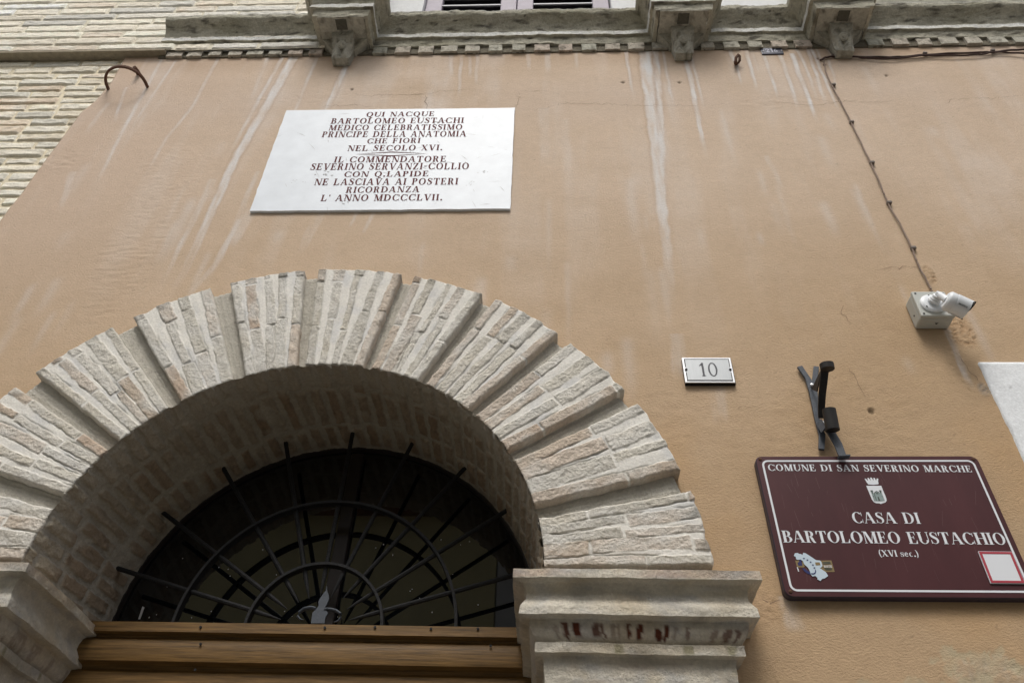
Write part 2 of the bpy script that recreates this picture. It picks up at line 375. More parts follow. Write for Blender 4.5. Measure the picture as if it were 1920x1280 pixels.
def streak(pts, w0, w1, a, brown=0., ragged=.6, seed=0):
    global col
    q = [P(*p) for p in pts]; xs = np.array([p[0] for p in q]); zs = np.array([p[2] for p in q])
    o = np.argsort(zs); zz = zs[o]; xx = xs[o]
    sel = (ZZ > zz[0]) & (ZZ < zz[-1] + .03) & (XX > xx.min() - .2) & (XX < xx.max() + .2)
    Z = ZZ[sel]; X = XX[sel]; t = np.clip((zz[-1] - Z) / max(zz[-1] - zz[0], 1e-4), 0, 1)
    c = np.interp(Z, zz, xx) + .006 * fbm(Z * 9, Z * 0, seed * 3.1, 3)
    wd = (w0 + (w1 - w0) * t) * (1 + .35 * fbm(Z * 14, Z * 0 + 3, seed * 1.7, 3)) * .5
    d = np.abs(X - c)
    m = (1 - sm(wd * .55, wd + .004, d)) * a * (1 - sm(.62, 1., t)) * sm(0, .02, t + .02)
    m = m * np.clip(1 - ragged * .5 + ragged * 1.3 * fbm(X * 40, Z * 6, seed, 3), 0, 1)
    if brown:
        e = np.exp(-((d - wd * 1.05) / .006) ** 2) * brown * (1 - sm(.4, .95, t))
        col[sel] = col[sel] * (1 - e[:, None] * np.array([.25, .33, .38]))
    col[sel] = col[sel] * (1 - m[:, None]) + white * m[:, None]
S_ = [([(548, 112), (505, 190), (440, 300), (400, 390), (345, 510), (318, 562)], .045, .03, .95, .5), ([(527, 112), (470, 215), (425, 300)], .02, .012, .6, .3),
      ([(652, 119), (637, 150), (600, 235)], .03, .02, .9, .5), ([(592, 113), (565, 180), (540, 240)], .016, .01, .6, .2), ([(500, 113), (470, 190)], .02, .01, .4, .1),
      ([(407, 112), (365, 195), (310, 262), (262, 350)], .016, .012, .5, .2), ([(303, 113), (255, 200), (215, 275), (170, 370)], .014, .014, .65, .1), ([(330, 113), (262, 215), (225, 290)], .012, .012, .5, .1),
      ([(445, 420), (400, 500), (350, 560)], .02, .02, .4, 0), ([(395, 345), (300, 540)], .03, .012, .45, 0), ([(480, 330), (415, 480), (375, 550)], .02, .02, .35, 0),
      ([(1209, 95), (1216, 160), (1228, 260), (1240, 380), (1252, 480), (1262, 600)], .066, .028, .98, .5), ([(1228, 95), (1236, 175), (1240, 250), (1248, 400)], .03, .02, .75, .4),
      ([(1173, 95), (1180, 140), (1190, 195)], .013, .008, .65, .5), ([(1227, 97), (1240, 150)], .012, .006, .5, .4), ([(1244, 97), (1252, 150), (1268, 215)], .012, .008, .7, .4),
      ([(1284, 106), (1296, 150), (1308, 215), (1326, 310)], .024, .014, .95, .5), ([(1296, 106), (1306, 145), (1322, 210)], .012, .006, .6, .3), ([(1367, 93), (1380, 122)], .02, .016, .9, .6), ([(1382, 124), (1392, 165)], .01, .006, .6, .2),
      ([(1398, 93), (1412, 140), (1420, 175)], .018, .01, .75, .5), ([(1408, 93), (1424, 140)], .012, .008, .5, .4), ([(1432, 104), (1452, 160), (1462, 195)], .014, .008, .7, .3), ([(1463, 104), (1480, 150), (1500, 215)], .018, .012, .85, .4),
      ([(1487, 107), (1505, 155), (1522, 200), (1538, 240)], .022, .014, .95, .6), ([(1492, 92), (1503, 110), (1520, 150), (1534, 195)], .013, .01, .75, .5), ([(1514, 92), (1526, 125), (1540, 170), (1548, 200)], .013, .01, .75, .5),
      ([(1522, 92), (1538, 130), (1556, 170), (1576, 215)], .014, .01, .8, .5), ([(1530, 92), (1540, 115)], .01, .008, .7, .3), ([(1552, 92), (1560, 108)], .012, .01, .7, .3), ([(1556, 118), (1570, 170)], .01, .006, .5, .2),
      ([(846, 96), (846, 150)], .02, .012, .45, .3), ([(866, 95), (862, 160), (858, 190)], .014, .01, .5, .3), ([(880, 95), (882, 150)], .014, .01, .45, .3), ([(896, 95), (892, 165)], .018, .01, .4, .2), ([(1026, 96), (1028, 140)], .03, .02, .45, 0), ([(1080, 96), (1082, 135)], .012, .008, .4, 0), ([(990, 96), (992, 135)], .02, .012, .35, 0),
      ([(1778, 622), (1793, 662), (1812, 705), (1826, 735)], .02, .016, .6, 0), ([(700, 400), (680, 440)], .014, .01, .45, 0), ([(668, 400), (655, 428)], .012, .008, .4, 0), ([(470, 400), (430, 470)], .05, .03, .35, 0), ([(600, 400), (560, 480)], .05, .03, .25, 0),
      ([(1270, 640), (1276, 720)], .05, .05, .3, 0), ([(1345, 730), (1352, 800)], .06, .04, .18, 0), ([(1020, 210), (1022, 320)], .06, .04, .2, 0), ([(1060, 230), (1064, 330)], .04, .04, .15, 0), ([(1440, 300), (1470, 360)], .02, .02, .25, 0), ([(1480, 1140), (1495, 1190)], .05, .05, .3, 0), ([(230, 170), (215, 235)], .02, .01, .5, .2), ([(196, 200), (160, 260)], .02, .02, .3, 0), ([(135, 330), (110, 400)], .03, .02, .3, 0)]
for i, (pts, a, b, s, br) in enumerate(S_): streak(pts, a, b, s, br, .75, i + 1)
for i in range(70):                           # faint drizzle marks all over
    x = RNG.uniform(-1.9, 1.9); z = RNG.uniform(3.2, 5.0); l = RNG.uniform(.1, .5); wd = RNG.uniform(.008, .022); a = RNG.uniform(.08, .26)
    sel = (np.abs(XX - x) < .06) & (ZZ < z) & (ZZ > z - l); Z = ZZ[sel]
    m = np.exp(-((XX[sel] - x - .006 * fbm(Z * 8, 0 * Z, i, 2)) / wd) ** 2) * a * sm(z, z - .05, Z) * sm(z - l, z - l * .4, Z)
    col[sel] = col[sel] * (1 - m[:, None]) + white * m[:, None]
def rough(u, v, ru, rv, amp, sc=60, tint=None, str_=(1, 1), seed=0):
    """a patch where the plaster skin is broken or badly trowelled"""
    global col, disp
    c = P(u, v); d = np.hypot((XX - c[0]) / ru, (ZZ - c[2]) / rv) + .35 * fbm(XX * 14, ZZ * 14, seed, 3)
    m = 1 - sm(.7, 1.0, d)
    nn = fbm(XX * sc * str_[0], ZZ * sc * str_[1], seed + 2., 4)
    if str_ == (1, 1): nn = np.abs(nn) * 2.2 - .3
    disp = disp + m * amp * nn
    if tint is not None: 
        mm = (m * np.clip(.5 + nn, 0, 1))[..., None]; col = col * (1 - mm) + np.array(tint) * mm
rough(250, 470, .13, .42, .0021, 62, None, (.22, 1.5), 1); rough(1805, 622, .05, .075, .0075, 62, (.50, .33, .19), (1, 1), 2); rough(1846, 730, .022, .03, .008, 90, (.36, .32, .27), (1, 1), 3)
rough(1742, 512, .02, .06, .006, 60, (.44, .30, .18), (1, 1), 4); rough(1800, 690, .03, .12, .004, 40, None, (1, 1), 5); rough(1440, 1140, .05, .05, .004, 50, (.52, .36, .22), (1, 1), 6); rough(1860, 1265, .10, .05, .004, 50, (.48, .40, .30), (1, 1), 7)
rough(120, 300, .10, .08, .003, 60, None, (.5, 1.01), 8); rough(330, 330, .2, .25, .0018, 55, None, (.5, 1.3), 9); rough(1460, 780, .5, .2, .0018, 30, None, (.6, 1), 10); rough(610, 185, .35, .05, .002, 40, None, (.5, 1), 11); rough(1480, 190, .35, .06, .002, 40, None, (.5, 1), 12)
for i, (u, v) in enumerate([(1634, 770), (660, 168), (1274, 155), (1168, 155), (1546, 122), (1534, 110), (1662, 142)]):
    c = P(u, v); r = .0085 if i else .011; d = np.hypot(XX - c[0], (ZZ - c[2]) * .8); m = (1 - sm(r * .5, r, d)); disp = disp + m * .006; col = col * (1 - .6 * m[..., None])
c = P(1850, 1250); d = np.hypot((XX - c[0]) / .13, (ZZ - c[2]) / .055); pt = sm(.02, .06, fbm(XX * 17, ZZ * 15, 51., 5) + .16 - .45 * np.clip(d - .25, 0, 3)); c = P(1730, 1285); d = np.hypot((XX - c[0]) / .12, (ZZ - c[2]) / .03); pt = np.maximum(pt, sm(.02, .06, fbm(XX * 19, ZZ * 17, 53., 5) + .15 - .45 * np.clip(d - .3, 0, 3)))
pt = pt * np.clip(.55 + .9 * fbm(XX * 30, ZZ * 26, 57., 4), 0, .85); col = col * (1 - pt[..., None]) + np.array([.50, .43, .29]) * (1 + .06 * n3)[..., None] * pt[..., None]; disp = disp + .0010 * pt
hole = np.hypot(XX - ACX - .0, ZZ - ACZ) < .86
hole |= (ZZ < ACZ) & (np.abs(XX - ACX) < .90)
sj = P(1833, 682); sx_, sz_ = sj[0], sj[2]
kp = ~(hole[:-1, :-1] & hole[1:, 1:] & hole[1:, :-1] & hole[:-1, 1:])
V = np.stack([XW, disp, ZZ], -1).reshape(-1, 3); nV = len(V)
fs = grid_faces(len(gx), len(gz), 0, kp)
# left edge gets a thickness
li = np.arange(len(gz)); V2 = V[li].copy(); V2[:, 1] = .05
fs = np.concatenate([fs, np.stack([li[:-1], li[1:], nV + li[1:], nV + li[:-1]], -1)])
cw = np.concatenate([col.reshape(-1, 3), col.reshape(-1, 3)[li] * .9])
mesh('wall', np.concatenate([V, V2]), fs, M_wall, house, cw, smooth=True)
bx('light_block', M_shade, house, -1.7, .45, .43, .46, 0, 3.4)  # added out of sight behind the fanlight to stop light leaking through
# white stone window surround at the right border
jx = np.arange(sx_, 1.86, .008); jz = np.arange(1.6, sz_ + .001, .008); JX, JZ = np.meshgrid(jx, jz, indexing='ij')
jn = fbm(JX * 12, JZ * 12, 1., 4); jm = fbm(JX * 45, JZ * 60, 2., 3)
jl = .010 * fbm(JZ * 9, JZ * 0, 4., 4) * sm(sx_ + .03, sx_, JX)
jc = np.array([.80, .82, .83]) * (1 + .06 * jn + .07 * jm)[..., None]; pit = (jm > .52)[..., None]; jc = np.where(pit, jc * .6, jc)
nj = JX.size; v = np.stack([JX + jl, -.008 - .002 * jn - .001 * jm, JZ], -1).reshape(-1, 3)
f = list(map(list, grid_faces(len(jx), len(jz))))
e = np.arange(len(jz)); tp = np.arange(len(jx)) * len(jz) + len(jz) - 1
v = np.concatenate([v, v[e] + [0, .03, 0], v[tp] + [0, .03, 0]])
f += [[e[i], e[i + 1], nj + i + 1, nj + i] for i in range(len(e) - 1)] + [[tp[i], tp[i + 1], nj + len(e) + i + 1, nj + len(e) + i] for i in range(len(tp) - 1)]
o = mesh('window_surround', v, f, M_stone, house, (lambda q_: np.c_[q_, np.full(len(q_), .25)])(np.concatenate([jc.reshape(-1, 3), jc.reshape(-1, 3)[e], jc.reshape(-1, 3)[tp]])), smooth=True)
o['label'] = 'white painted stone surround'
# upper whitewashed wall with the window opening
bx('upper_wall', M_white_wall, house, -.99, -.63, .0, .25, 5.16, 7.2); bx('upper_wall', M_white_wall, house, .325, 4.6, .0, .25, 5.16, 7.2); bx('upper_wall', M_white_wall, house, -.628, .323, .0, .25, 6.7, 7.2)
bx('backing_wall', M_white_wall, house, .95, 4.6, .06, .3, 0, 5.155); bx('backing_wall', M_white_wall, house, -4.6, -1.75, .06, .3, 0, 5.1)
def crack(px_pts, wd=.0021):
    pts = [P(*p) for p in px_pts]; b = MB(); L = []
    for i in range(len(pts) - 1):
        n = max(2, int(np.linalg.norm(pts[i + 1] - pts[i]) / .012))
        for j in range(n): L.append(pts[i] + (pts[i + 1] - pts[i]) * j / n)
    L.append(pts[-1]); L = np.array(L); jt = RNG.normal(0, .0042, (len(L), 2)); L[:, 0] += jt[:, 0]; L[:, 2] += jt[:, 1]
    n = len(L); v = []
    for i in range(n):
        d = L[min(i + 1, n - 1)] - L[max(i - 1, 0)]; d /= np.linalg.norm(d) + 1e-9; ww = wd * RNG.uniform(.25, 1.) * (.3 + .7 * math.sin(math.pi * (i + .5) / n))
        ix = int(np.clip(np.searchsorted(gx, L[i][0]), 0, len(gx) - 1)); iz = int(np.clip(np.searchsorted(gz, L[i][2]), 0, len(gz) - 1))
        yy = disp[ix, iz] - .0016
        v += [(L[i][0] - d[2] * ww / 2, yy, L[i][2] + d[0] * ww / 2), (L[i][0] + d[2] * ww / 2, yy, L[i][2] - d[0] * ww / 2)]
    b.add(v, [[2 * i, 2 * i + 1, 2 * i + 3, 2 * i + 2] for i in range(n - 1)]); b.build('crack', M_crack, house, fix=False)
for c in ([(660, 176), (690, 181), (720, 178), (770, 178), (800, 175), (830, 171), (900, 168)], [(605, 200), (660, 197), (700, 201)], [(800, 178), (798, 190), (802, 204)], [(975, 172), (1030, 170)], [(968, 204), (1000, 207), (1030, 202), (1050, 195), (1105, 195), (1200, 198), (1290, 199), (1380, 196)], [(972, 172), (972, 192), (968, 203)],
          [(1440, 191), (1530, 199), (1580, 191), (1680, 191)], [(1776, 187), (1830, 184), (1870, 184), (1920, 179)], [(1790, 187), (1775, 195)], [(1582, 572), (1576, 590), (1595, 606)],
          [(1590, 690), (1600, 700), (1612, 725), (1622, 742)], [(1428, 1120), (1445, 1133), (1462, 1128)], [(1790, 660), (1825, 700), (1838, 720)], [(1640, 505), (1700, 500), (1730, 503)]):
    crack(c)

# ------------------------------------------------------------------ brick wall on the left
bw = thing('brick_wall', 'pale yellow brick wall with thin ledge at the left of the plastered front', 'wall', (-2.6, 0, 0))
def brick_field(name, x0, x1, z0, z1, course, blen, yf, ym, mort, bcols, seed, gap=.008):
    rg = np.random.default_rng(seed); vs_, fs_, cs_ = [], [], []; n0 = 0
    # mortar bed
    mx, mz = np.arange(x0, x1 + .001, .012), np.arange(z0, z1 + .001, .012); A, B = np.meshgrid(mx, mz, indexing='ij')
    nn = fbm(A * 20, B * 30, seed, 3)
    v = np.stack([A, ym - .004 * nn, B], -1).reshape(-1, 3); vs_.append(v); fs_.append(grid_faces(len(mx), len(mz), 0)); n0 = len(v)
    cs_.append(np.array(mort) * (1 + .10 * nn.reshape(-1, 1) + .08 * fbm(A * 3, B * 3, 2., 2).reshape(-1, 1)))
    cs_[0] = np.c_[cs_[0], np.full(len(cs_[0]), .4)]
    z = z0
    while z < z1 - .02:
        hgt = course * rg.uniform(.85, 1.12); x = x0 - rg.uniform(0, blen[1])
        wob = rg.uniform(0, 99)
        while x < x1:
            L = rg.uniform(*blen); a, b = max(x, x0), min(x + L, x1); x += L + gap * rg.uniform(.5, 1.3)
            if b - a < .03: continue
            nx_, nz_ = max(4, int((b - a) / .008)), 11
            U, Vv = np.meshgrid(np.linspace(0, 1, nx_), np.linspace(0, 1, nz_), indexing='ij')
            X = a + U * (b - a); g2 = gap * rg.uniform(.7, 1.3)
            low = z + g2 * .5 + .0065 * fbm(X * 20, X * 0, wob, 4); hi = z + hgt - g2 * .5 + .004 * fbm(X * 14, X * 0, wob + 40, 3)
            Z = low + Vv * (hi - low)
            ed = np.minimum(np.minimum(X - a, b - X) / .009, np.minimum((Z - low) / .0035, (hi - Z) / .010)); ed = np.clip(ed, 0, 1) ** .6
            bump = fbm(X * 28, Z * 60, rg.uniform(0, 50), 4); tilt = rg.uniform(-.003, .003)
            y = yf + (ym + .004 - yf) * (1 - ed) - .006 * bump * ed + tilt + .003 * (U - .5) * rg.uniform(-1, 1)
            c = np.array(bcols[rg.choice(len(bcols))]) * rg.uniform(.88, 1.1)
            cc = c * (1 + .16 * bump + .12 * fbm(X * 70, Z * 110, 3., 3))[..., None]
            lime = np.clip(fbm(X * 9, Z * 22, wob, 3) * 1.6, 0, .7)[..., None]; cc = cc * (1 - lime) + np.array([.80, .77, .68]) * lime
            vs_.append(np.stack([X, y, Z], -1).reshape(-1, 3)); fs_.append(grid_faces(nx_, nz_, n0)); cs_.append(np.c_[np.clip(cc * 1.12, 0, .93).reshape(-1, 3), np.full(cc.size // 3, .5)]); n0 += nx_ * nz_
        z += hgt
    return mesh(name, np.concatenate(vs_), np.concatenate(fs_), M_stone, bw, np.concatenate(cs_), smooth=True)
BC = [(.78, .72, .59), (.74, .69, .57), (.82, .77, .65), (.74, .67, .54), (.70, .67, .58), (.72, .61, .48)]
brick_field('lower_brickwork', -3.3, -1.98, 3.3, 5.10, .0575, (.09, .30), .009, .0155, (.77, .69, .52), BC, 21)
BU = [(.84, .78, .66), (.80, .74, .62), (.86, .82, .72), (.78, .72, .60), (.76, .67, .55), (.66, .64, .58)]
brick_field('upper_brickwork', -3.3, -1.0, 5.118, 6.0, .062, (.16, .46), -.030, -.024, (.72, .67, .54), BU, 22, .006)
b = MB(); b.box(-3.3, -1.81, -.034, .04, 5.100, 5.116); o = b.build('ledge', mat('ledge_stone', (.30, .26, .19), .95, .25, 40, .6, 120), bw)
bx('plain_wall', M_white_wall, bw, -4.6, -1.99, .03, .055, 0, 3.29); bx('plain_wall', M_white_wall, bw, -4.6, -1.0, .02, .2, 6.01, 7.2); bx('plain_wall', M_white_wall, bw, -3.3, -1.0, -.012, .2, 5.13, 6.0)
bx('plain_wall', M_white_wall, bw, -4.6, -3.31, .02, .055, 3.3, 6.0)

# ------------------------------------------------------------------ arch of the doorway
arch = thing('door_arch', 'rusticated round brick arch with moulded imposts framing the doorway', 'door arch', (ACX, -.05, 0))
R_IN, R_OUT = .657, 1.068
BRP = [(.68, .63, .53), (.70, .66, .57), (.65, .61, .53), (.72, .68, .60), (.66, .58, .49)]; BRK_ = [(.61, .50, .39), (.59, .45, .335), (.64, .54, .44)]
LIME = np.array([.77, .745, .685])
def rout(th):   # outer line is a little fuller towards the upper left
    return R_OUT - .012 + .030 * sm(60, 110, th) - .012 * np.exp(-((th - 42) / 14) ** 2) + .008 * sm(20, 0, th)
def voussoir(t0, t1, seed):
    rg = np.random.default_rng(seed); nth, nr = 92, 176
    s, q = np.meshgrid(np.linspace(0, 1, nth), np.linspace(0, 1, nr), indexing='ij')     # s across (t1 -> t0), q outward
    rr0 = R_IN - .002 + .004 * fbm(s * 5, s * 0, seed * 3., 3); ro = rout(t1 + (t0 - t1) * s) + .012 * fbm(s * 4, s * 0 + 2, seed * 5., 3)
    r = rr0 + (ro - rr0) * q
    e0 = t1 + .30 * fbm(q * 6, q * 0, seed * 1.3, 3); e1 = t0 + .30 * fbm(q * 6, q * 0 + 8, seed * 2.3, 3)
    th = np.radians(e0 + (e1 - e0) * s)
    arcw = np.radians(t1 - t0) * r; pos = s * arcw                                      # metres across
    nb = 4 if rg.random() < .5 else 5; bwid = .150 / nb * .84; cover = rg.uniform(.05, .34) if t0 < 75 else rg.uniform(.15, .5)
    bm_ = np.zeros_like(r); hgt = np.zeros_like(r); colr = np.broadcast_to(LIME, r.shape + (3,)).copy()
    tn = np.clip(.4 + fbm(s * 4, q * 5, seed * 3.3, 3), 0, 1)[..., None]; colr = colr * (1 - tn * .5) + np.array([.72, .69, .62]) * tn * .5; colr *= (1 + .07 * fbm(s * 6, q * 10, seed, 3) + .05 * fbm(s * 30, q * 60, seed, 3))[..., None]; gy = np.clip(fbm(s * 3, q * 4, seed * 7.3, 3) * 1.4, 0, .5)[..., None]; colr = colr * (1 - gy) + np.array([.58, .585, .59]) * gy
    # grime on the lime
    fine = fbm(pos * 130, r * 110, seed + 6., 3); med = fbm(pos * 50, r * 36, seed + 9., 3)
    hgt += .0022 * fbm(pos * 22, r * 9, seed, 3) + .0003 * fine; colr *= (1 + .03 * fine + .05 * med)[..., None]; crk = np.zeros_like(r)
    for i in range(nb):
        f_ = i / (nb - 1); cen = (bwid / 2 + .002) + f_ * (arcw - bwid - .004) + .006 * fbm(r * 5, r * 0 + i, seed * 7.7, 2) * (0 if i in (0, nb - 1) else 1)
        cuts = [R_IN - .02]
        x = R_IN + rg.uniform(.10, .26)
        while x < R_OUT: cuts.append(x); x += rg.uniform(.16, .27)
        cuts.append(R_OUT + .06)
        for a, b in zip(cuts[:-1], cuts[1:]):
            wd = bwid * rg.uniform(.78, 1.6) / 2; off = rg.uniform(-.006, .006)
            if i in (0, nb - 1): wd = bwid * .5; off = 0
            wd = wd * (1 + .16 * fbm(r * 5, pos * 0, seed + i * 5.1 + a, 2)) if 0 < i < nb - 1 else wd
            d = wd - np.abs(pos - cen - off) + .0042 * fbm(r * 34, pos * 34, seed + i * 3.3 + a, 4)
            dr = np.minimum(r - a, b - r) - .003 + .004 * fbm(pos * 30, r * 30, seed + i, 2)
            if i == 0: d = np.where(pos < cen, .02, d)
            if i == nb - 1: d = np.where(pos > cen, .02, d)
            dm = np.minimum(d, dr); m = sm(-.0005, .0020, dm); crk = np.maximum(crk, np.exp(-((dm + .0004) / .0018) ** 2) * sm(-.05, .30, fbm(pos * 18, r * 9, seed + i * 2.9, 2)))
            bump = fbm(pos * 45, r * 30, seed + i * 1.9 + a * 7, 4)
            cov = cover * rg.uniform(.4, 1.5); warm = rg.random() < (.30 if t0 < 75 else .13); c = np.array((BRK_ if warm else BRP)[rg.integers(3 if warm else 5)]) * rg.uniform(.9, 1.08)
            cc = c * (1 + .12 * bump + .14 * fine + .12 * med)[..., None]
            lime = np.clip(cov + fbm(pos * 15, r * 8, seed * 2 + i, 4) * 1.5, 0, .95)[..., None]; bump = bump * (1 - .5 * lime[..., 0])
            cc = cc * (1 - np.clip(lime, 0, .9)) + LIME * .95 * (1 + .06 * fine)[..., None] * np.clip(lime, 0, .9)
            # lichen-dark head of some bricks at the outer end
            dk = (sm(.86, 1.0, q) * np.clip(.3 + fbm(pos * 20, r * 20, seed + 4, 2), 0, .6))[..., None]; cc = cc * (1 - dk * .7)
            bm_ = np.maximum(bm_, m); m8 = m * .88; colr = colr * (1 - m8[..., None]) + cc * m8[..., None]
            hgt = hgt * (1 - m) + (.0024 + .0047 * bump + .0016 * fine + rg.uniform(-.0015, .0015)) * m
    # eroded arrises
    ed = np.minimum(np.minimum(pos, arcw - pos), np.minimum(r - rr0, ro - r)); hgt -= .0034 * crk; colr *= (1 - .26 * crk)[..., None]
    hgt -= .0045 * (1 - sm(0, .005, ed)) * np.where(r - rr0 < .006, .35, 1.) * (1 + .9 * fbm(pos * 40, r * 40, seed, 2))
    X = ACX + r * np.cos(th); Z = ACZ + r * np.sin(th); Y = AY - hgt
    v = np.stack([X, Y, Z], -1).reshape(-1, 3); cl = np.c_[colr.reshape(-1, 3), (.38 + .62 * bm_).reshape(-1)]; f = list(map(list, grid_faces(nth, nr)))
    idx = np.arange(nth * nr).reshape(nth, nr); per = np.concatenate([idx[:, 0], idx[-1, 1:], idx[-2::-1, -1], idx[0, -2:0:-1]])
    n0 = len(v); rings = [per]
    for dep in (.35, .7, 1.0):                       # sides, in three steps, roughened
        vb = v[per].copy(); nn = .003 * fbm(vb[:, 0] * 40, vb[:, 2] * 40, dep * 9, 2)
        vb[:, 1] = vb[:, 1] * (1 - dep) + .012 * dep; vb[:, 0] += nn; vb[:, 2] += nn
        v = np.concatenate([v, vb]); cl = np.concatenate([cl, cl[per] * .93]); rings.append(np.arange(n0, n0 + len(per))); n0 += len(per)
    m_ = len(per)
    for A, B in zip(rings[:-1], rings[1:]): f += [[A[i], B[i], B[(i + 1) % m_], A[(i + 1) % m_]] for i in range(m_)]
    return fix_normals(mesh('voussoir', v, f, M_stone, arch, cl, smooth=True))
VS = [(1.0, 12.4), (16.1, 29.0), (32.4, 45.5), (48.4, 62.0), (64.6, 77.9), (80.5, 95.8), (98.3, 111.3), (114.7, 128.2), (131.7, 145.0), (148.6, 162.2), (166.2, 179.0)]
for i, (a, b) in enumerate(VS): voussoir(a, b, i + 1)
# recessed joint band behind the voussoirs (seen in the channels)
nth, nr = 520, 60
s, q = np.meshgrid(np.radians(np.linspace(-1, 181, nth)), np.linspace(0, 1, nr), indexing='ij')
r = (R_IN - .004) + (rout(np.degrees(s)) - .014 - R_IN) * q; nn = fbm(r * 20, s * 14, 3., 4)
g_ = fbm(r * 4, s * 30, 7., 3); yb = -.020 - .0030 * nn - .004 * np.abs(np.sin(s * 180))
lc = np.array([.58, .55, .48]) * (1 + .16 * nn + .10 * g_)[..., None]
v = np.stack([ACX + r * np.cos(s), yb, ACZ + r * np.sin(s)], -1)
vv = v.reshape(-1, 3); f = list(map(list, grid_faces(nth, nr))); lcf = lc.reshape(-1, 3)
top = np.arange(nth) * nr + nr - 1; n0 = len(vv); vb = vv[top].copy(); vb[:, 1] = .02
vv = np.concatenate([vv, vb]); lcf = np.concatenate([lcf, lcf[top]]); f += [[top[i], top[i + 1], n0 + i + 1, n0 + i] for i in range(nth - 1)]
mesh('joint_band', vv, f, M_stone, arch, lcf, smooth=True)
# soffit: brick barrel from the front edge back to the fanlight
def ring_at(y):  # centre and radius of the barrel at depth y
    k = (y + .05) / .38; return -.660 + .023 * k, 2.482 + .007 * k, .655 - .038 * k
nth, nd = 680, 130
s, q = np.meshgrid(np.linspace(-.085, math.pi + .085, nth), np.linspace(0, 1, nd), indexing='ij')
y = -.050 + q * .45; kk = (y + .05) / .38; cxs, czs, rs = -.660 + .023 * kk, 2.482 + .007 * kk, .655 - .038 * kk
arcp = s * .63; crs = .047; ci = np.floor(arcp / crs + .12 * fbm(arcp * 2, y * 0, 3., 2)); fr = arcp / crs + .12 * fbm(arcp * 2, y * 0, 3., 2) - ci
rn = np.modf(np.abs(np.sin(ci * 12.9898) * 43758.5453))[0]; blen = .10 + .12 * rn; yy_ = y + rn * .2; bi = np.floor(yy_ / blen); by = (yy_ / blen - bi) * blen
d = np.minimum(np.minimum(fr, 1 - fr) * crs - .0055, np.minimum(by, blen - by) - .006) + .009 * fbm(arcp * 30, y * 24, 1., 4) - .004 * rn
m = sm(-.001, .004, d); m *= 1 - sm(.31, .34, y); m *= 1 - .8 * sm(.15, .4, fbm(arcp * 7, y * 7, 11., 3))
rb = np.modf(np.abs(np.sin(ci * 78.233 + bi * 37.719) * 43758.5453))[0][..., None]; rb2 = np.modf(np.abs(np.sin(ci * 18.233 + bi * 7.719) * 1758.5453))[0]
bump = fbm(arcp * 40, y * 26, rn * 5, 4)
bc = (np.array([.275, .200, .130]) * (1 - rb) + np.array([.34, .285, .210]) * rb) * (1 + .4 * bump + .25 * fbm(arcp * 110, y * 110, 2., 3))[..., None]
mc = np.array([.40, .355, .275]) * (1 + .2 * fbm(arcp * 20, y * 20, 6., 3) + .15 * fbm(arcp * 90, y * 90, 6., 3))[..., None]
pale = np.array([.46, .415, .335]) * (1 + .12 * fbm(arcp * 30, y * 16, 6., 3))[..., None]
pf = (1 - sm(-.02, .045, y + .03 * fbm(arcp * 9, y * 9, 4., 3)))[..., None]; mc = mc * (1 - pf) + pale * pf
# springers are paler
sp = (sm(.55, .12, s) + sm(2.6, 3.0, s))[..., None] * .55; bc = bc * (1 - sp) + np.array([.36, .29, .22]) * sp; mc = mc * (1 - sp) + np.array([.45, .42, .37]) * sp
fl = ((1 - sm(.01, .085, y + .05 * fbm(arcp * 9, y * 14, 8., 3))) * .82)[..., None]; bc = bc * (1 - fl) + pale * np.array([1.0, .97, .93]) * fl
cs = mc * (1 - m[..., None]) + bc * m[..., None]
hh = m * (.003 + .008 * bump + .004 * rb2) + (1 - m) * .003 * fbm(arcp * 30, y * 30, 2., 3) + .0015 * fbm(arcp * 100, y * 100, 2., 2) - .010 * (1 - sm(.0, .02, q)) * 0
rr_ = rs - hh
v = np.stack([cxs + rr_ * np.cos(s), y, czs + rr_ * np.sin(s)], -1).reshape(-1, 3)
mesh('soffit', v, grid_faces(nth, nd), M_stone, arch, cs.reshape(-1, 3), smooth=True)

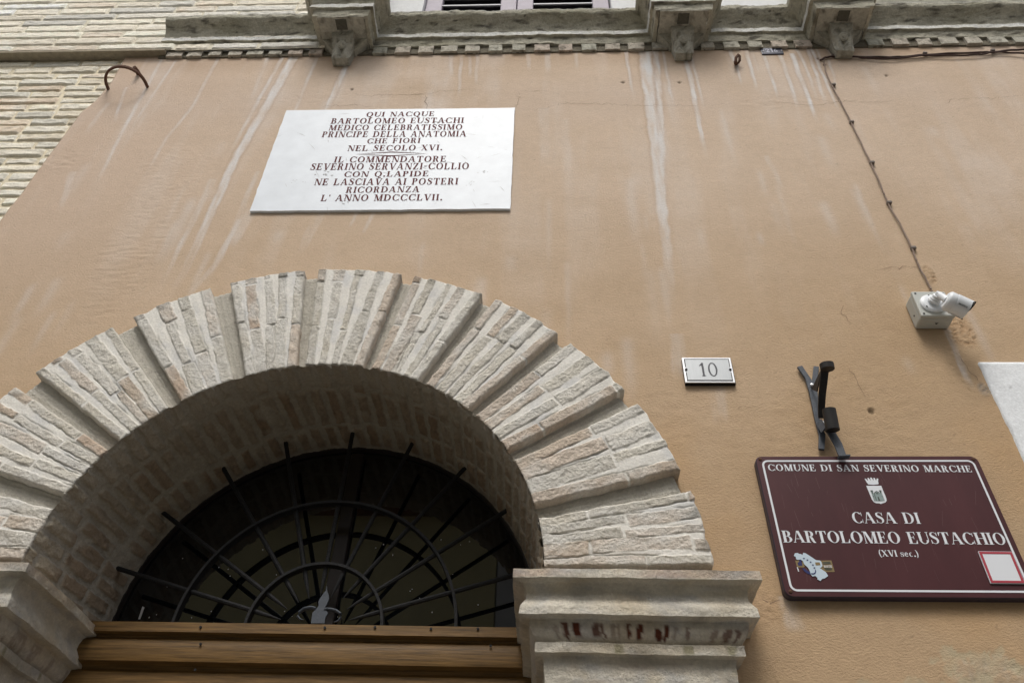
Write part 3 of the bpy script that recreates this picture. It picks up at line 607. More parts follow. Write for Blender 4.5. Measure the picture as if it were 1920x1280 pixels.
def sweep(name, path, prof, mats, parent, colf, res=.010, pres=.006, amp=.003, seed=0, ends=True):
    """profile (o = outward offset, z) swept along a horizontal path [(x,y)] with mitred corners; outward = left-hand normal"""
    path = [np.array(p, float) for p in path]; n = len(path); nrm = []
    for i in range(n):
        def nn_(a, b): d = (b - a) / np.linalg.norm(b - a); return np.array([d[1], -d[0]])
        if i == 0: m_ = nn_(path[0], path[1])
        elif i == n - 1: m_ = nn_(path[-2], path[-1])
        else:
            a, b = nn_(path[i - 1], path[i]), nn_(path[i], path[i + 1]); m_ = (a + b) / (1 + a @ b)
        nrm.append(m_)
    pp, pn, dist, dd = [], [], [], 0.
    for i in range(n - 1):
        L = np.linalg.norm(path[i + 1] - path[i]); k = max(2, int(L / res))
        for j in range(k if i < n - 2 else k + 1):
            t = j / k; pp.append(path[i] * (1 - t) + path[i + 1] * t); pn.append(nrm[i] * (1 - t) + nrm[i + 1] * t); dist.append(dd + L * t)
        dd += L
    pr = []
    for (a, b), (c, d) in zip(prof[:-1], prof[1:]):
        k = max(1, int(math.hypot(c - a, d - b) / pres))
        for j in range(k): pr.append((a + (c - a) * j / k, b + (d - b) * j / k))
    pr.append(prof[-1]); pr = np.array(pr); pp, pn, dist = np.array(pp), np.array(pn), np.array(dist)
    O = pr[None, :, 0]; Z = np.repeat(pr[None, :, 1], len(pp), 0)
    S = np.repeat(dist[:, None], len(pr), 1)
    nz = fbm(S * 18, Z * 30 + O * 30, seed, 4); n5 = fbm(S * 5, Z * 5, seed + 3., 3)
    dis = amp * nz + amp * .8 * n5 + amp * .35 * fbm(S * 70, Z * 80 + O * 80, seed + 8., 3)
    X = pp[:, None, 0] + pn[:, None, 0] * (O + dis); Y = pp[:, None, 1] + pn[:, None, 1] * (O + dis); Z2 = Z + amp * .7 * n5 + amp * .5 * fbm(S * 22, O * 30, seed + 5., 2)
    cl = colf(S, np.repeat(O, len(pp), 0), Z, nz, n5)
    v = np.stack([X, Y, Z2], -1).reshape(-1, 3); f = list(map(list, grid_faces(len(pp), len(pr))))
    if ends:
        f += [list(range(len(pr)))[::-1], [(len(pp) - 1) * len(pr) + j for j in range(len(pr))]]
    o = fix_normals(mesh(name, v, f, mats, parent, cl.reshape(-1, 3), smooth=True)); o.data.set_sharp_from_angle(angle=R(32)); return o
# imposts
IMP = [(.000, 2.445), (.073, 2.447), (.074, 2.425), (.050, 2.421), (.044, 2.410), (.041, 2.398), (.043, 2.385), (.049, 2.375), (.055, 2.365), (.057, 2.345), (.034, 2.341), (.034, 2.332), (.031, 2.318), (.024, 2.306), (.014, 2.297), (.021, 2.295), (.021, 2.272), (.004, 2.270), (.002, 2.262), (.0, 2.2), (.0, 2.05), (.0, 1.0), (.0, 0.0)]
BLOTS = [(585, 16, .1, .8, .5), (632, 20, .0, 1, .95), (695, 28, .25, .95, 1), (795, 26, .25, .9, .9), (828, 9, .15, .9, .9), (880, 16, .2, .95, .5), (912, 10, .2, .9, .5), (962, 14, .2, .95, 1), (1020, 20, .15, .95, 1), (1118, 18, .1, .7, 1), (1156, 14, .1, .9, 1), (1200, 13, .2, .8, .55), (1272, 14, .2, .8, .75), (1410, 18, .1, .7, .6), (1480, 22, .1, .7, .8), (1536, 14, .1, .7, .8), (1585, 30, .2, .9, .3)]
def impost_col(side):
    def cf(S, O, Z, nz, n5):
        base = np.array([.68, .63, .53]) * (1 + .14 * nz + .14 * n5 + .10 * fbm(S * 70, Z * 110 + O * 80, side + 6., 3))[..., None]
        pink = np.clip(.35 * sm(2.424, 2.427, Z) + fbm(S * 5, Z * 9, side, 3) * 1.5, 0, .8)[..., None] * (sm(2.424, 2.427, Z) + .35)[..., None]; base = base * (1 - pink) + np.array([.50, .35, .25]) * pink
        bl_ = np.clip(fbm(S * 12, Z * 20 + O * 20, side + 14., 4) * 1.6, 0, .5)[..., None]; base = base * (1 - bl_) + np.array([.50, .50, .50]) * bl_; oc_ = np.clip(fbm(S * 8, Z * 14 + O * 20, side + 24., 4) * 1.6, 0, .5)[..., None]; base = base * (1 - oc_) + np.array([.56, .46, .31]) * oc_
        dirt = np.clip(fbm(S * 9, Z * 16, side + 4., 4) * 1.5 - .1, 0, .6)[..., None]; base = base * (1 - dirt * .5)
        ov = sm(2.296, 2.302, Z) * sm(2.338, 2.332, Z); q = fbm(S * 26, Z * 4, side + 9., 3) + .35 * fbm(S * 90, Z * 60, 2., 2)
        rd = ov * sm(.12, .22, q) * sm(.02, .1, fbm(S * 3, Z * 0, side + 2., 2) + .25)
        if side == 1.:
            rd = np.zeros_like(ov)
            for u, hw, zz0, zz1, aa in BLOTS:
                xs_ = P(1060 + (u - 560) / 3.2 - 5, 1185, -.082)[0] - XIR + .36; dx = np.abs(S - xs_ + .006 * fbm(Z * 60, S * 40, u * .1, 2)) / (hw / 3.2 / 640); zr_ = (Z - 2.298) / .038
                rd = np.maximum(rd, ov * aa * sm(1.0, .7, dx * 1.25 + .45 * np.abs(zr_ - .5) + .35 * fbm(S * 110, Z * 110, u, 2)) * sm(zz0 - .12, zz0 + .05, zr_) * sm(zz1 + .12, zz1 - .05, zr_))
        else: rd = rd * .4
        rd = rd[..., None]; base = base * (1 - rd) + np.array([.115, .038, .022]) * rd
        gb = (sm(2.270, 2.274, Z) * sm(2.297, 2.292, Z) * sm(.18, .26, fbm(S * 24, Z * 5, side + 5., 2)))[..., None]; base = base * (1 - gb * .7) + np.array([.28, .25, .14]) * gb * .7
        lw = sm(2.26, 2.25, Z)[..., None]; bk = sm(.05, .3, fbm(S * 4, Z * 24, side + 7., 3))[..., None] * lw * .6; base = base * (1 - bk) + np.array([.46, .38, .30]) * bk
        ov2 = (ov * .30 * (1 - rd[..., 0]))[..., None]; return base * (1 - ov2) + np.array([.48, .42, .34]) * ov2
    return cf
XIR, XOR = -.005, .417                        # shaft faces, right side
XIL = 2 * -.658 - XIR + .004; XOL = XIL - (XOR - XIR)
# left-hand normal (d.y,-d.x): outward must point away from the stone
sweep('impost', [(XIR, .30), (XIR, -.06), (XOR, -.06), (XOR, .02)], IMP, M_stone, arch, impost_col(1.), .0045, .004, .0036, 3., ends=False)
sweep('impost', [(XOL, .02), (XOL, -.06), (XIL, -.06), (XIL, .30)], IMP, M_stone, arch, impost_col(20.), .005, .0045, .0048, 8., ends=False)

# ------------------------------------------------------------------ wooden door with its transom
door = thing('wooden_door', 'brown varnished wooden door under a moulded transom in the arched doorway', 'door', (ACX, .28, 0))
WX0, WX1 = XIL - .003, XIR + .003
def wcol(S, O, Z, nz, n5): return np.full(S.shape + (3,), .5)
TR = [(-.16, 2.459), (0, 2.459), (.001, 2.432), (-.022, 2.429), (-.024, 2.424), (-.014, 2.415), (-.010, 2.395), (-.010, 2.368), (-.012, 2.358), (-.040, 2.354), (-.042, 2.345), (-.034, 2.335), (-.032, 2.27), (-.034, 2.25), (-.07, 2.247), (-.07, 2.24)]
def tsweep(name, prof, m):
    o = sweep(name, [(WX0, .24), (WX1, .24)], prof, m, door, wcol, .03, .008, .0006, 5.); return o
tsweep('transom', TR, M_wood)
for a, b in ((WX0, (WX0 + WX1) / 2 - .002), ((WX0 + WX1) / 2 + .002, WX1)):
    leaf = bx('door_leaf', M_wood, door, a, b, .30, .35, .01, 2.238, bevel=.004)
    for z0, z1 in ((.2, .9), (1.05, 2.05)):
        bx('panel', M_wood, leaf, a + .1, b - .1, .285, .3, z0, z1, bevel=.006)
for u, v in ((376, 1175), (703, 1175), (808, 1178), (896, 1178), (376, 1207), (609, 1176), (366, 1255), (920, 1210)):
    p = P(u, v, .2375 if v < 1185 else .247); MB().lathe((p[0], p[1] + .001, p[2]), (0, -1, 0), [(0, .0035), (.003, .0035)], 8).build('nail', M_black, door)

# ------------------------------------------------------------------ fanlight
fan = thing('fanlight_window', 'dark half-round fanlight pane above the wooden door', 'window', (-.637, .36, 2.46))
FX, FZ, FR = -.637, 2.489, .618
def half(r, z0=2.44, n=64): 
    pts = [(FX + r * math.cos(a), FZ + r * math.sin(a)) for a in np.linspace(0, math.pi, n)]; return pts + [(FX - r, z0), (FX + r, z0)]
MB().prism(half(.624), .362, .368).build('pane', M_glass, fan)
b = MB()
for i in range(34):
    p = P(RNG.uniform(260, 940), RNG.uniform(1000, 1160), .3615); r = RNG.uniform(.0008, .0022)
    b.add([(p[0] + r * math.cos(t), .3612, p[2] + r * 1.3 * math.sin(t)) for t in np.linspace(0, 5.2, 6)], [list(range(6))])
q_ = [P(*c, .3612) for c in ((259, 1160), (263, 1160), (271, 1138), (267, 1136))]; b.add(q_, [[0, 1, 2, 3]])
tag(b.build('dust', M_slat, fan, fix=False), None, kind='stuff')
b = MB(); n = 64
for i in range(n):
    a0, a1 = math.pi * i / n, math.pi * (i + 1) / n; v = []
    for a in (a0, a1):
        for rr, yy in ((.655, .328), (.612, .345), (.609, .361), (.655, .361)): v.append((FX + rr * math.cos(a), yy, FZ + rr * math.sin(a)))
    b.add(v, [[j, (j + 1) % 4, 4 + (j + 1) % 4, 4 + j] for j in range(4)])
b.build('frame', M_darkwood, fan, smooth=True)
mp = P(672, 850, .345); bx('mullion', M_darkwood, fan, mp[0] - .021, mp[0] + .021, .338, .361, 2.44, FZ + .59, bevel=.004)

# ------------------------------------------------------------------ iron grille in front of the fanlight
gr = thing('window_grille', 'black wrought iron fan grille of radial spikes and rings before the fanlight', 'grille', (-.637, .27, 2.46))
GX, GZ, GY = -.637, 2.455, .268
ends = [(233, 1069), (317, 969), (422, 883), (536, 831), (660, 819), (769, 839), (866, 883), (943, 961), (985, 1072)]
for i, (u, v) in enumerate(ends):
    p = P(u, v, GY); an = math.atan2(p[2] - GZ, p[0] - GX); Rr = .655 if i < 8 else .64
    c, s_ = math.cos(an), math.sin(an)
    r_in = .105 + .012 * random.uniform(-1, 1)
    pts = [(GX + c * q, GY + random.uniform(-.001, .001), GZ + s_ * q) for q in (r_in, r_in + .03, r_in + .07, .3, .5, Rr)]
    MB().tube(pts, [.0012, .0045, .0066, .0070, .0070, .0070], 8).build('radial_bar', M_iron, gr, smooth=True)
for rr in (.391, .1885):
    pts = [(GX + rr * math.cos(a), GY - .004, GZ + rr * math.sin(a)) for a in np.linspace(-.05, math.pi + .05, 60)]
    MB().strap(pts, .026, .008, (0, 1, 0)).build('ring', M_iron, gr, smooth=False)
b = MB()
def gp(z, w_): # finial outline drawn from the photo's zoom (x 540+z/7.11, y 1000+w/7.11)
    p = P(540 + z / 7.11, 1000 + w_ / 7.11, .250); return (p[0], p[2])
b.prism([gp(*q) for q in ((310, 1200), (330, 1060), (400, 985), (412, 960), (408, 915), (430, 870), (470, 810), (508, 765), (516, 700), (520, 700), (522, 765), (545, 820), (550, 870), (530, 930), (495, 985), (535, 1060), (500, 1130), (490, 1200))], .246, .254)
for arm in (((370, 1000), (310, 985), (220, 1000), (150, 1050), (130, 1100), (160, 1140), (205, 1148)), ((490, 1010), (560, 1010), (640, 1025), (700, 1070), (705, 1120), (670, 1165), (610, 1180))):
    pts = [(gp(*q)[0], .250, gp(*q)[1]) for q in arm]; b.tube(pts, [.008, .008, .0075, .007, .0065, .005, .002], 8, flat=.6)
b.build('finial', M_grey_iron, gr, smooth=True)

# ------------------------------------------------------------------ cornice over the wall
corn = thing('stone_cornice', 'weathered grey stone cornice with dentils and carved brackets above the plaster', 'cornice', (-.0, 0, 5.09))
BRK = [-.948, .620, 1.334]
CP = [(.0, 5.133), (.0165, 5.134), (.019, 5.150), (.024, 5.180), (.036, 5.182), (.037, 5.212), (.032, 5.216), (.031, 5.230), (.037, 5.248), (.050, 5.268), (.068, 5.284), (.082, 5.296), (.088, 5.305), (.090, 5.332), (.0, 5.342)]
path = [(-1.852, 0)]
for c in BRK: path += [(c - .110, 0), (c - .110, -.150), (c + .110, -.150), (c + .110, 0)]
path += [(3.2, 0)]
def ccol(S, O, Z, nz, n5):
    base = np.array([.49, .465, .375]) * (1 + .22 * nz + .24 * n5 + .14 * fbm(S * 60, Z * 90 + O * 60, 8., 3))[..., None]
    dk = np.clip(fbm(S * 11, Z * 32 + O * 26, 5., 5) * 3.2 - .25, 0, .95)[..., None]; base = base * (1 - dk) + np.array([.12, .11, .09]) * dk
    gr_ = np.clip(fbm(S * 2.2, Z * 4, 15., 3) * 1.5, 0, .6)[..., None]; base = base * (1 - gr_) + np.array([.30, .28, .19]) * gr_
    bl = (sm(.40, .52, fbm(S * 24, Z * 60 + O * 40, 25., 3)))[..., None]; base = base * (1 - .8 * bl)
    lip_light = (sm(5.182, 5.186, Z) * sm(5.217, 5.213, Z) * sm(.030, .035, O) * np.clip(.85 + .8 * fbm(S * 6, Z * 0, 2., 3), 0, 1))[..., None]
    base = base * (1 - lip_light) + np.array([.78, .78, .74]) * lip_light  # lip edge painted pale as if it caught the light
    top = (sm(5.318, 5.330, Z) * np.clip(.6 + fbm(S * 9, Z * 0, 4., 3), 0, 1))[..., None]; return base * (1 - top) + np.array([.55, .54, .49]) * top
sweep('moulding', path, CP, M_corn, corn, ccol, .009, .005, .0068, 2.)
# bed behind the dentils + soffit slabs under the bracket blocks
def stone_block(name, x0, x1, y0, y1, z0, z1, parent, seed, tint=(.40, .38, .31), amp=.003, res=.008):
    """a worn stone block: subdivided box pushed about by noise"""
    V_, F_, n0 = [], [], 0
    def face(o, a, b):
        nonlocal n0
        na, nb_ = max(2, int(np.linalg.norm(a) / res) + 1), max(2, int(np.linalg.norm(b) / res) + 1)
        A, B = np.meshgrid(np.linspace(0, 1, na), np.linspace(0, 1, nb_), indexing='ij')
        V_.append((np.array(o)[None, None] + A[..., None] * np.array(a) + B[..., None] * np.array(b)).reshape(-1, 3)); F_.append(grid_faces(na, nb_, n0)); n0 += na * nb_
    dx, dy, dz = x1 - x0, y1 - y0, z1 - z0
    face((x0, y0, z0), (dx, 0, 0), (0, 0, dz)); face((x0, y0, z0), (0, dy, 0), (dx, 0, 0)); face((x0, y0, z0), (0, 0, dz), (0, dy, 0)); face((x1, y0, z0), (0, dy, 0), (0, 0, dz)); face((x0, y0, z1), (dx, 0, 0), (0, dy, 0))
    v = np.concatenate(V_); nn = np.stack([fbm(v[:, 0] * 30, v[:, 1] * 30, v[:, 2] * 30 + seed + k * 7, 3) for k in range(3)], -1); v2 = v + amp * nn * [1, 1, 1]
    n5 = fbm(v[:, 0] * 14, v[:, 2] * 14 + v[:, 1] * 14, seed, 3); dk = np.clip(fbm(v[:, 0] * 28, v[:, 2] * 28 + v[:, 1] * 20, seed + 3, 4) * 2.2 - .1, 0, .9)[:, None]
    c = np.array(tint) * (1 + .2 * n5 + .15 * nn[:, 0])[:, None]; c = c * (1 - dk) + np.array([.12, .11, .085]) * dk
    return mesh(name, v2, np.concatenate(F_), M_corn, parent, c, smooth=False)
stone_block('bed_course', -1.845, 3.2, -.006, .03, 5.080, 5.1345, corn, 3., (.19, .17, .13), .0015, .010)  # dark tint paints shade into the shallow gaps between dentils
dmesh = []
x = -1.80; i = 0
while x < 2.35:
    if not any(abs(x + .034 - c) < .080 for c in BRK):
        if len(dmesh) < 9:
            d_ = stone_block('dentil', -.034, .034, -.0165, .0, 5.079, 5.1335, None, 10. + i * 3, (.47 + .07 * random.random(), .46, .385), .0032, .005); d_.parent = corn
            d_.data.transform(Matrix.Translation((0, 0, -5.09))); dmesh.append(d_)
        else:
            d_ = dmesh[i % 9].copy(); C.objects.link(d_); d_.parent = corn
        d_.location = (x + .034, random.uniform(-.001, .003), random.uniform(-.002, .002)); d_.scale = (random.uniform(.86, 1.16), 1, random.choice((1, 1, 1, .93))); i += 1
    x += .097 if x < -.95 else .109
for bi_, c in enumerate(BRK):
    con = thing('console', None, None); con.parent = corn; con.location = (0, 0, 0)
    con = None
    # hidden helper empty is not wanted: bracket is one carved mesh with sub-parts
    for o in [o for o in bpy.data.objects if o.name.startswith('console') and o.type == 'EMPTY']: bpy.data.objects.remove(o)
    prof = [(.0, 4.985), (-.018, 4.978), (-.040, 4.984), (-.046, 5.000), (-.050, 5.03), (-.060, 5.055), (-.074, 5.078), (-.088, 5.098), (-.094, 5.112), (-.097, 5.129), (.0, 5.129)]
    V_, F_, CC = [], [], []; nx_ = 15; pr = []
    for (a0, b0), (a1, b1) in zip(prof[:-1], prof[1:]):
        kk_ = max(1, int(math.hypot(a1 - a0, b1 - b0) / .006)); pr += [(a0 + (a1 - a0) * j / kk_, b0 + (b1 - b0) * j / kk_) for j in range(kk_)]
    pr.append(prof[-1]); pr = np.array(pr)
    U = np.linspace(-1, 1, nx_); wid = np.interp(pr[:, 1], [4.97, 5.0, 5.06, 5.13], [.034, .042, .046, .052])
    A = U[:, None] * wid[None]; flute = -.009 * np.cos(U * math.pi * 2.0)[:, None] * (sm(4.985, 5.0, pr[:, 1]) * sm(5.075, 5.05, pr[:, 1]))[None]
    Yc = np.repeat(pr[None, :, 0], nx_, 0) + flute * -1; Zc = np.repeat(pr[None, :, 1], nx_, 0)
    nz = fbm((A + c) * 35, Zc * 35, Yc * 35 + bi_, 3); Xc = c + A + .006 * nz; Yc = np.minimum(Yc + .008 * nz, .01); Zc = Zc + .005 * fbm((A + c) * 20, Zc * 20, bi_ + 4., 2)
    v = np.stack([Xc, Yc, Zc], -1).reshape(-1, 3); f = list(map(list, grid_faces(nx_, len(pr)))); f += [list(range(len(pr)))[::-1], [(nx_ - 1) * len(pr) + j for j in range(len(pr))]]
    dk = np.clip(fbm((A + c) * 40, Zc * 30, 9., 3) * 2 - .1, 0, .85)[..., None]; cl = np.array([.45, .43, .36]) * (1 + .25 * nz)[..., None] * (1 - dk) + np.array([.13, .12, .09]) * dk
    con = fix_normals(mesh('console', v, f, M_corn, corn, cl.reshape(-1, 3), smooth=False))
    ros = MB()
    pz = 5.064; ros.lathe((c, -.062, pz), (0, -.75, -.55), [(0, .021), (.007, .021), (.011, .015), (.010, .009), (.014, .005)], 16)
    o = ros.build('rosette', mat('rosette_stone', (.45, .43, .36), .95, .3, 120, .8, 160), con, smooth=True)
    # bracket block: the soffit coffer, its shade painted as a dark slab
    blk = stone_block('block', c - .108, c + .108, -.166, .0, 5.1285, 5.150, corn, 31. + bi_, (.45, .43, .36), .002)
    MB().box(c - .025, c + .025, -.154, -.106, 5.1245, 5.1290).build('coffer', mat('coffer_shade', (.10, .095, .075), .95, .3, 80, .5), blk)
    crb = stone_block('corbel', c - .104, c + .104, -.060, .0, 5.070, 5.1280, corn, 91. + bi_, (.42, .40, .33), .004)
    vv_ = np.array([q.co[:] for q in crb.data.vertices]); kx_ = .50 + .50 * np.clip((vv_[:, 2] + parent_loc(corn)[2] - 5.074) / .052, 0, 1); vv_[:, 0] = c + (vv_[:, 0] - c) * kx_; vv_[:, 1] *= .55 + .45 * (kx_ - .5) * 2
    crb.data.vertices.foreach_set('co', vv_.astype(np.float32).ravel())
    # pedestal of the window surround standing on the bracket
    stone_block('pedestal', c - .116, c + .116, -.17, .0, 5.343, 5.85, corn, 61. + bi_, (.52, .51, .46), .003, .016)

stone_block('parapet', 1.445, 3.2, -.078, .0, 5.3425, 5.75, corn, 77., (.40, .385, .32), .004, .016)
# ------------------------------------------------------------------ shuttered window above the cornice
win = thing('shuttered_window', 'lilac louvred window shutters standing on the stone cornice', 'window', (-.15, .08, 5.25))
wx = [P(u, 5, .05)[0] for u in (802, 832, 940, 970, 1000, 1110, 1140)]
bx('frame', M_shut, win, wx[0] - .02, wx[6] + .02, .10, .14, 5.2, 6.68)
for a, b, c, d in ((wx[0], wx[1], wx[2], wx[3] - .002), (wx[3] + .002, wx[4], wx[5], wx[6])):
    sh = bx('shutter', M_shut, win, a, b, .03, .07, 5.22, 6.66, bevel=.004)
    m2 = MB(); m2.box(c, d, .03, .07, 5.22, 6.66); m2.box(b, c, .032, .068, 5.22, 5.30); m2.box(b, c, .032, .068, 6.58, 6.66); m2.build('stile', M_shut, sh, bevel=.004)
    bx('backing', M_shade, sh, b, c, .075, .09, 5.3, 6.58)
    sl = MB()
    for k in range(16):
        z = 5.33 + k * .079; sl.add([(b, .034, z), (c, .034, z), (c, .066, z + .05), (b, .066, z + .05), (b, .034, z + .010), (c, .034, z + .010), (c, .066, z + .06), (b, .066, z + .06)], [(0, 1, 2, 3), (7, 6, 5, 4), (0, 4, 5, 1), (3, 2, 6, 7), (0, 3, 7, 4), (1, 5, 6, 2)])
    sl.build('slats', M_slat, sh)

# ------------------------------------------------------------------ marble plaque
GM = Glyphs(.20, .065, .07); GS = Glyphs(.20, .042, .075); GN = Glyphs(.15, .05, .07)
pq = thing('marble_plaque', 'white marble memorial plaque with dark red Italian inscription beginning QUI NACQUE', 'plaque', tuple(P(715, 390)))
PY = -.011
cor = [P(*c, PY) for c in ((537, 207), (965, 202.5), (957, 391), (468, 395.5))]
b = MB(); out = []
for i in range(4):
    a, c = cor[i], cor[(i + 1) % 4]
    for j in range(26):
        p = a + (c - a) * j / 26; jt = .0008 * (1 if random.random() < .8 else 2.6); out.append((p[0] + random.uniform(-jt, jt) + 0, p[2] + random.uniform(-jt, jt)))
b.prism(out[::-1], PY, .01); b.build('slab', M_marble, pq)
def zq(x, y): return 440 + x / 3.4286, 180 + y / 3.4286
LN = [('QUI NACQUE', 843, 1283, 103, 133), ('BARTOLOMEO EUSTACHI', 615, 1472, 143, 178), ('MEDICO CELEBRATISSIMO', 602, 1462, 186, 221), ('PRINCIPE DELLA ANATOMIA', 557, 1487, 228, 265), ('CHE FIORI', 848, 1192, 273, 305), ('NEL SECOLO XVI.', 722, 1335, 317, 353),
      ('IL COMMENDATORE', 635, 1358, 389, 427), ('SEVERINO SERVANZI-COLLIO', 483, 1505, 433, 475), ('CON Q.LAPIDE', 700, 1245, 485, 520), ('NE LASCIAVA AI POSTERI', 507, 1435, 531, 573), ('RICORDANZA', 712, 1185, 583, 622), ("L' ANNO MDCCCLVII.", 550, 1335, 634, 675)]
for st, xl, xr, yt, yb_ in LN:
    a = P(*zq(xl, yb_ + 2), PY); c = P(*zq(xr, yb_ - 3), PY); zt = P(*zq((xl + xr) / 2, yt), PY)[2]
    o = text('inscription', st, a[0], c[0], a[2], zt - (a[2] + c[2]) / 2, PY, M_ink, pq, GM, .13, .55, zr=c[2])
a = P(*zq(770, 376), PY); c = P(*zq(1245, 371), PY); mz = (a[2] + c[2]) / 2; mx_ = (a[0] + c[0]) / 2
b = MB()
for s_ in (1, -1): 
    q = [(a[0], mz), (mx_, mz + .016 * s_), (c[0], mz), (mx_, mz + .0095 * s_)]
    b.add([(p[0], PY - .0006, p[1]) for p in q], [[0, 1, 2, 3] if s_ < 0 else [3, 2, 1, 0]])
b.build('flourish', M_ink, pq, fix=False)
b = MB()
for i in range(46):
    p = P(RNG.uniform(500, 950), RNG.uniform(212, 388), PY); an = RNG.normal(-.6, .9); L = RNG.uniform(.01, .07)
    dx, dz = math.cos(an) * L, math.sin(an) * L; ww = RNG.uniform(.0006, .0014); k_ = (PY - .0003 - .00002 * (i % 5))
    b.add([(p[0], k_, p[2]), (p[0] + dx, k_, p[2] + dz), (p[0] + dx * .6 + ww, k_, p[2] + dz * .6 + ww * 1.5)], [[0, 1, 2]])
for u, v, s_ in ((610, 328, 1.6), (830, 230, 1.2), (885, 345, .8), (645, 380, .9), (700, 268, .7), (905, 322, .8), (555, 340, .7)):
    for i in range(7):
        p = P(u + RNG.normal(0, 8 * s_), v + RNG.normal(0, 3 * s_), PY); r = .004 * s_; k_ = PY - .00045 - .00002 * i
        b.add([(p[0] + r * RNG.uniform(.3, 1.2) * math.cos(t), k_, p[2] + r * RNG.uniform(.2, .7) * math.sin(t)) for t in np.linspace(0, 5.4, 7)], [list(range(7))])
tag(b.build('scratches', M_scratch, pq, fix=False), None, kind='stuff')

# ------------------------------------------------------------------ house number plate
npl = thing('house_number_plate', 'brushed steel house number plate reading 10 beside the arch', 'number plate', tuple(P(1330, 700)))
NY = -.016
c4 = [P(*c, NY) for c in ((1278, 669.5), (1369, 670.8), (1379.5, 716.5), (1285, 717))]
x0, x1 = (c4[0][0] + c4[3][0]) / 2, (c4[1][0] + c4[2][0]) / 2; z1, z0 = (c4[0][2] + c4[1][2]) / 2, (c4[2][2] + c4[3][2]) / 2
bx('plate', M_steelrim, npl, x0, x1, NY, NY + .004, z0, z1, bevel=.0012); bx('underside_shade', M_black, npl, x0 + .001, x1 + .002, NY + .0042, 0, z0 - .0015, z1 - .001)  # black backing added to paint the plate's underside in shade
w_ = x1 - x0; h_ = z1 - z0
bx('face', M_steel, npl, x0 + .008, x1 - .008, NY - .0012, NY + .002, z0 + .008, z1 - .008, bevel=.0005)
b = MB(); e_ = .0062; lw = .0022; zc = (z0 + z1) / 2; yk = NY - .0002
b.box(x0 + e_, x1 - e_, NY - .0016, NY, z0 + e_, z0 + e_ + lw); b.box(x0 + e_, x1 - e_, NY - .0016, NY, z1 - e_ - lw, z1 - e_)
for xa in (x0 + e_, x1 - e_ - lw):
    b.box(xa, xa + lw, NY - .0015, NY, z0 + e_ + lw, zc - .011); b.box(xa, xa + lw, NY - .0015, NY, zc + .011, z1 - e_ - lw)
b.build('border_line', M_black, npl)
text('numeral', '10', x0 + w_ * .33, x0 + w_ * .70, z0 + h_ * .24, h_ * .53, NY - .0013, M_engrave, npl, GN, .2)
for xa in (x0 + .0078, x1 - .0078): MB().lathe((xa, NY, zc), (0, -1, 0), [(0, .004), (.003, .004), (.004, .002)], 12).build('screw', M_black, npl, smooth=True)

# ------------------------------------------------------------------ old enamel number under the cornice
tl = thing('enamel_number_tile', 'small dark blue enamel tile reading 216 right under the cornice', 'number tile', tuple(P(1448, 95)))
def tz(x, y): return 1420 + x / 32, 80 + y / 32
a = P(*tz(190, 330), -.006); c = P(*tz(300, 690), -.006); d_ = P(*tz(1600, 660), -.006)
x0, x1, z0, z1 = c[0], d_[0], (c[2] + d_[2]) / 2, a[2]
bx('tile', M_enamel, tl, x0, x1, -.006, 0, z0, z1, bevel=.001)
text('numeral', '216', x0 + (x1 - x0) * .21, x0 + (x1 - x0) * .76, z0 + (z1 - z0) * .22, (z1 - z0) * .62, -.006, mat('enamel_white', (.42, .43, .50), .4), tl, Glyphs(.2, .09, .07), .14)
for t_ in (.08, .92): MB().lathe((x0 + (x1 - x0) * t_, -.006, (z0 + z1) / 2 - .002), (0, -1, 0), [(0, .004), (.003, .003)], 10).build('screw', M_slat, tl)

# ------------------------------------------------------------------ brown tourist sign
sg = thing('tourist_sign', 'brown municipal sign reading CASA DI BARTOLOMEO EUSTACHIO with white border', 'sign', tuple(P(1680, 1000)))
SY = -.024
def sp(x, y, yy=SY): return P(1400 + x / 3.692, 840 + y / 3.692, yy)
TL, TRr, BLl, BRr = P(1416.5, 855.5, SY), P(1828, 855, SY), P(1474.5, 1117, SY), P(1934, 1120, SY)
sx0, sx1, sz0, sz1 = (TL[0] + BLl[0]) / 2 - .002, (TRr[0] + BRr[0]) / 2 + .002, (BLl[2] + BRr[2]) / 2, (TL[2] + TRr[2]) / 2
SQ = [TL, P(1830.5, 855, SY), BLl, P(1950, 1120, SY)]
def skew(p):
    s_ = (p[0] - sx0) / (sx1 - sx0); t_ = (p[1] - sz0) / (sz1 - sz0)
    q = (SQ[2] * (1 - s_) + SQ[3] * s_) * (1 - t_) + (SQ[0] * (1 - s_) + SQ[1] * s_) * t_; return (q[0], q[2])
def rrect(x0, x1, z0, z1, r, n=7):
    o = []
    for cx_, cz_, a in ((x1 - r, z0 + r, -90), (x1 - r, z1 - r, 0), (x0 + r, z1 - r, 90), (x0 + r, z0 + r, 180)):
        o += [(cx_ + r * math.cos(R(a + 90 * i / n)), cz_ + r * math.sin(R(a + 90 * i / n))) for i in range(n + 1)]
    return [skew(p) for p in o]
b = MB(); pts = rrect(sx0, sx1, sz0, sz1, .018); n = len(pts)
b.add([(p[0], SY, p[1]) for p in pts], [list(range(n))], 0)
inner_ = rrect(sx0 - .002, sx1 + .002, sz0 - .002, sz1 + .002, .019); 
rings_ = [[(p[0], SY, p[1]) for p in pts], [(p[0], SY + .003, p[1]) for p in inner_], [(p[0], -.002, p[1]) for p in inner_]]
base = len(b.v); b.add(sum(rings_, []), [[k * n + i, (k + 1) * n + i, (k + 1) * n + (i + 1) % n, k * n + (i + 1) % n] for k in range(2) for i in range(n)] + [[2 * n + i for i in range(n)][::-1]], 1)
b.build('panel', [M_sign, M_edge], sg)
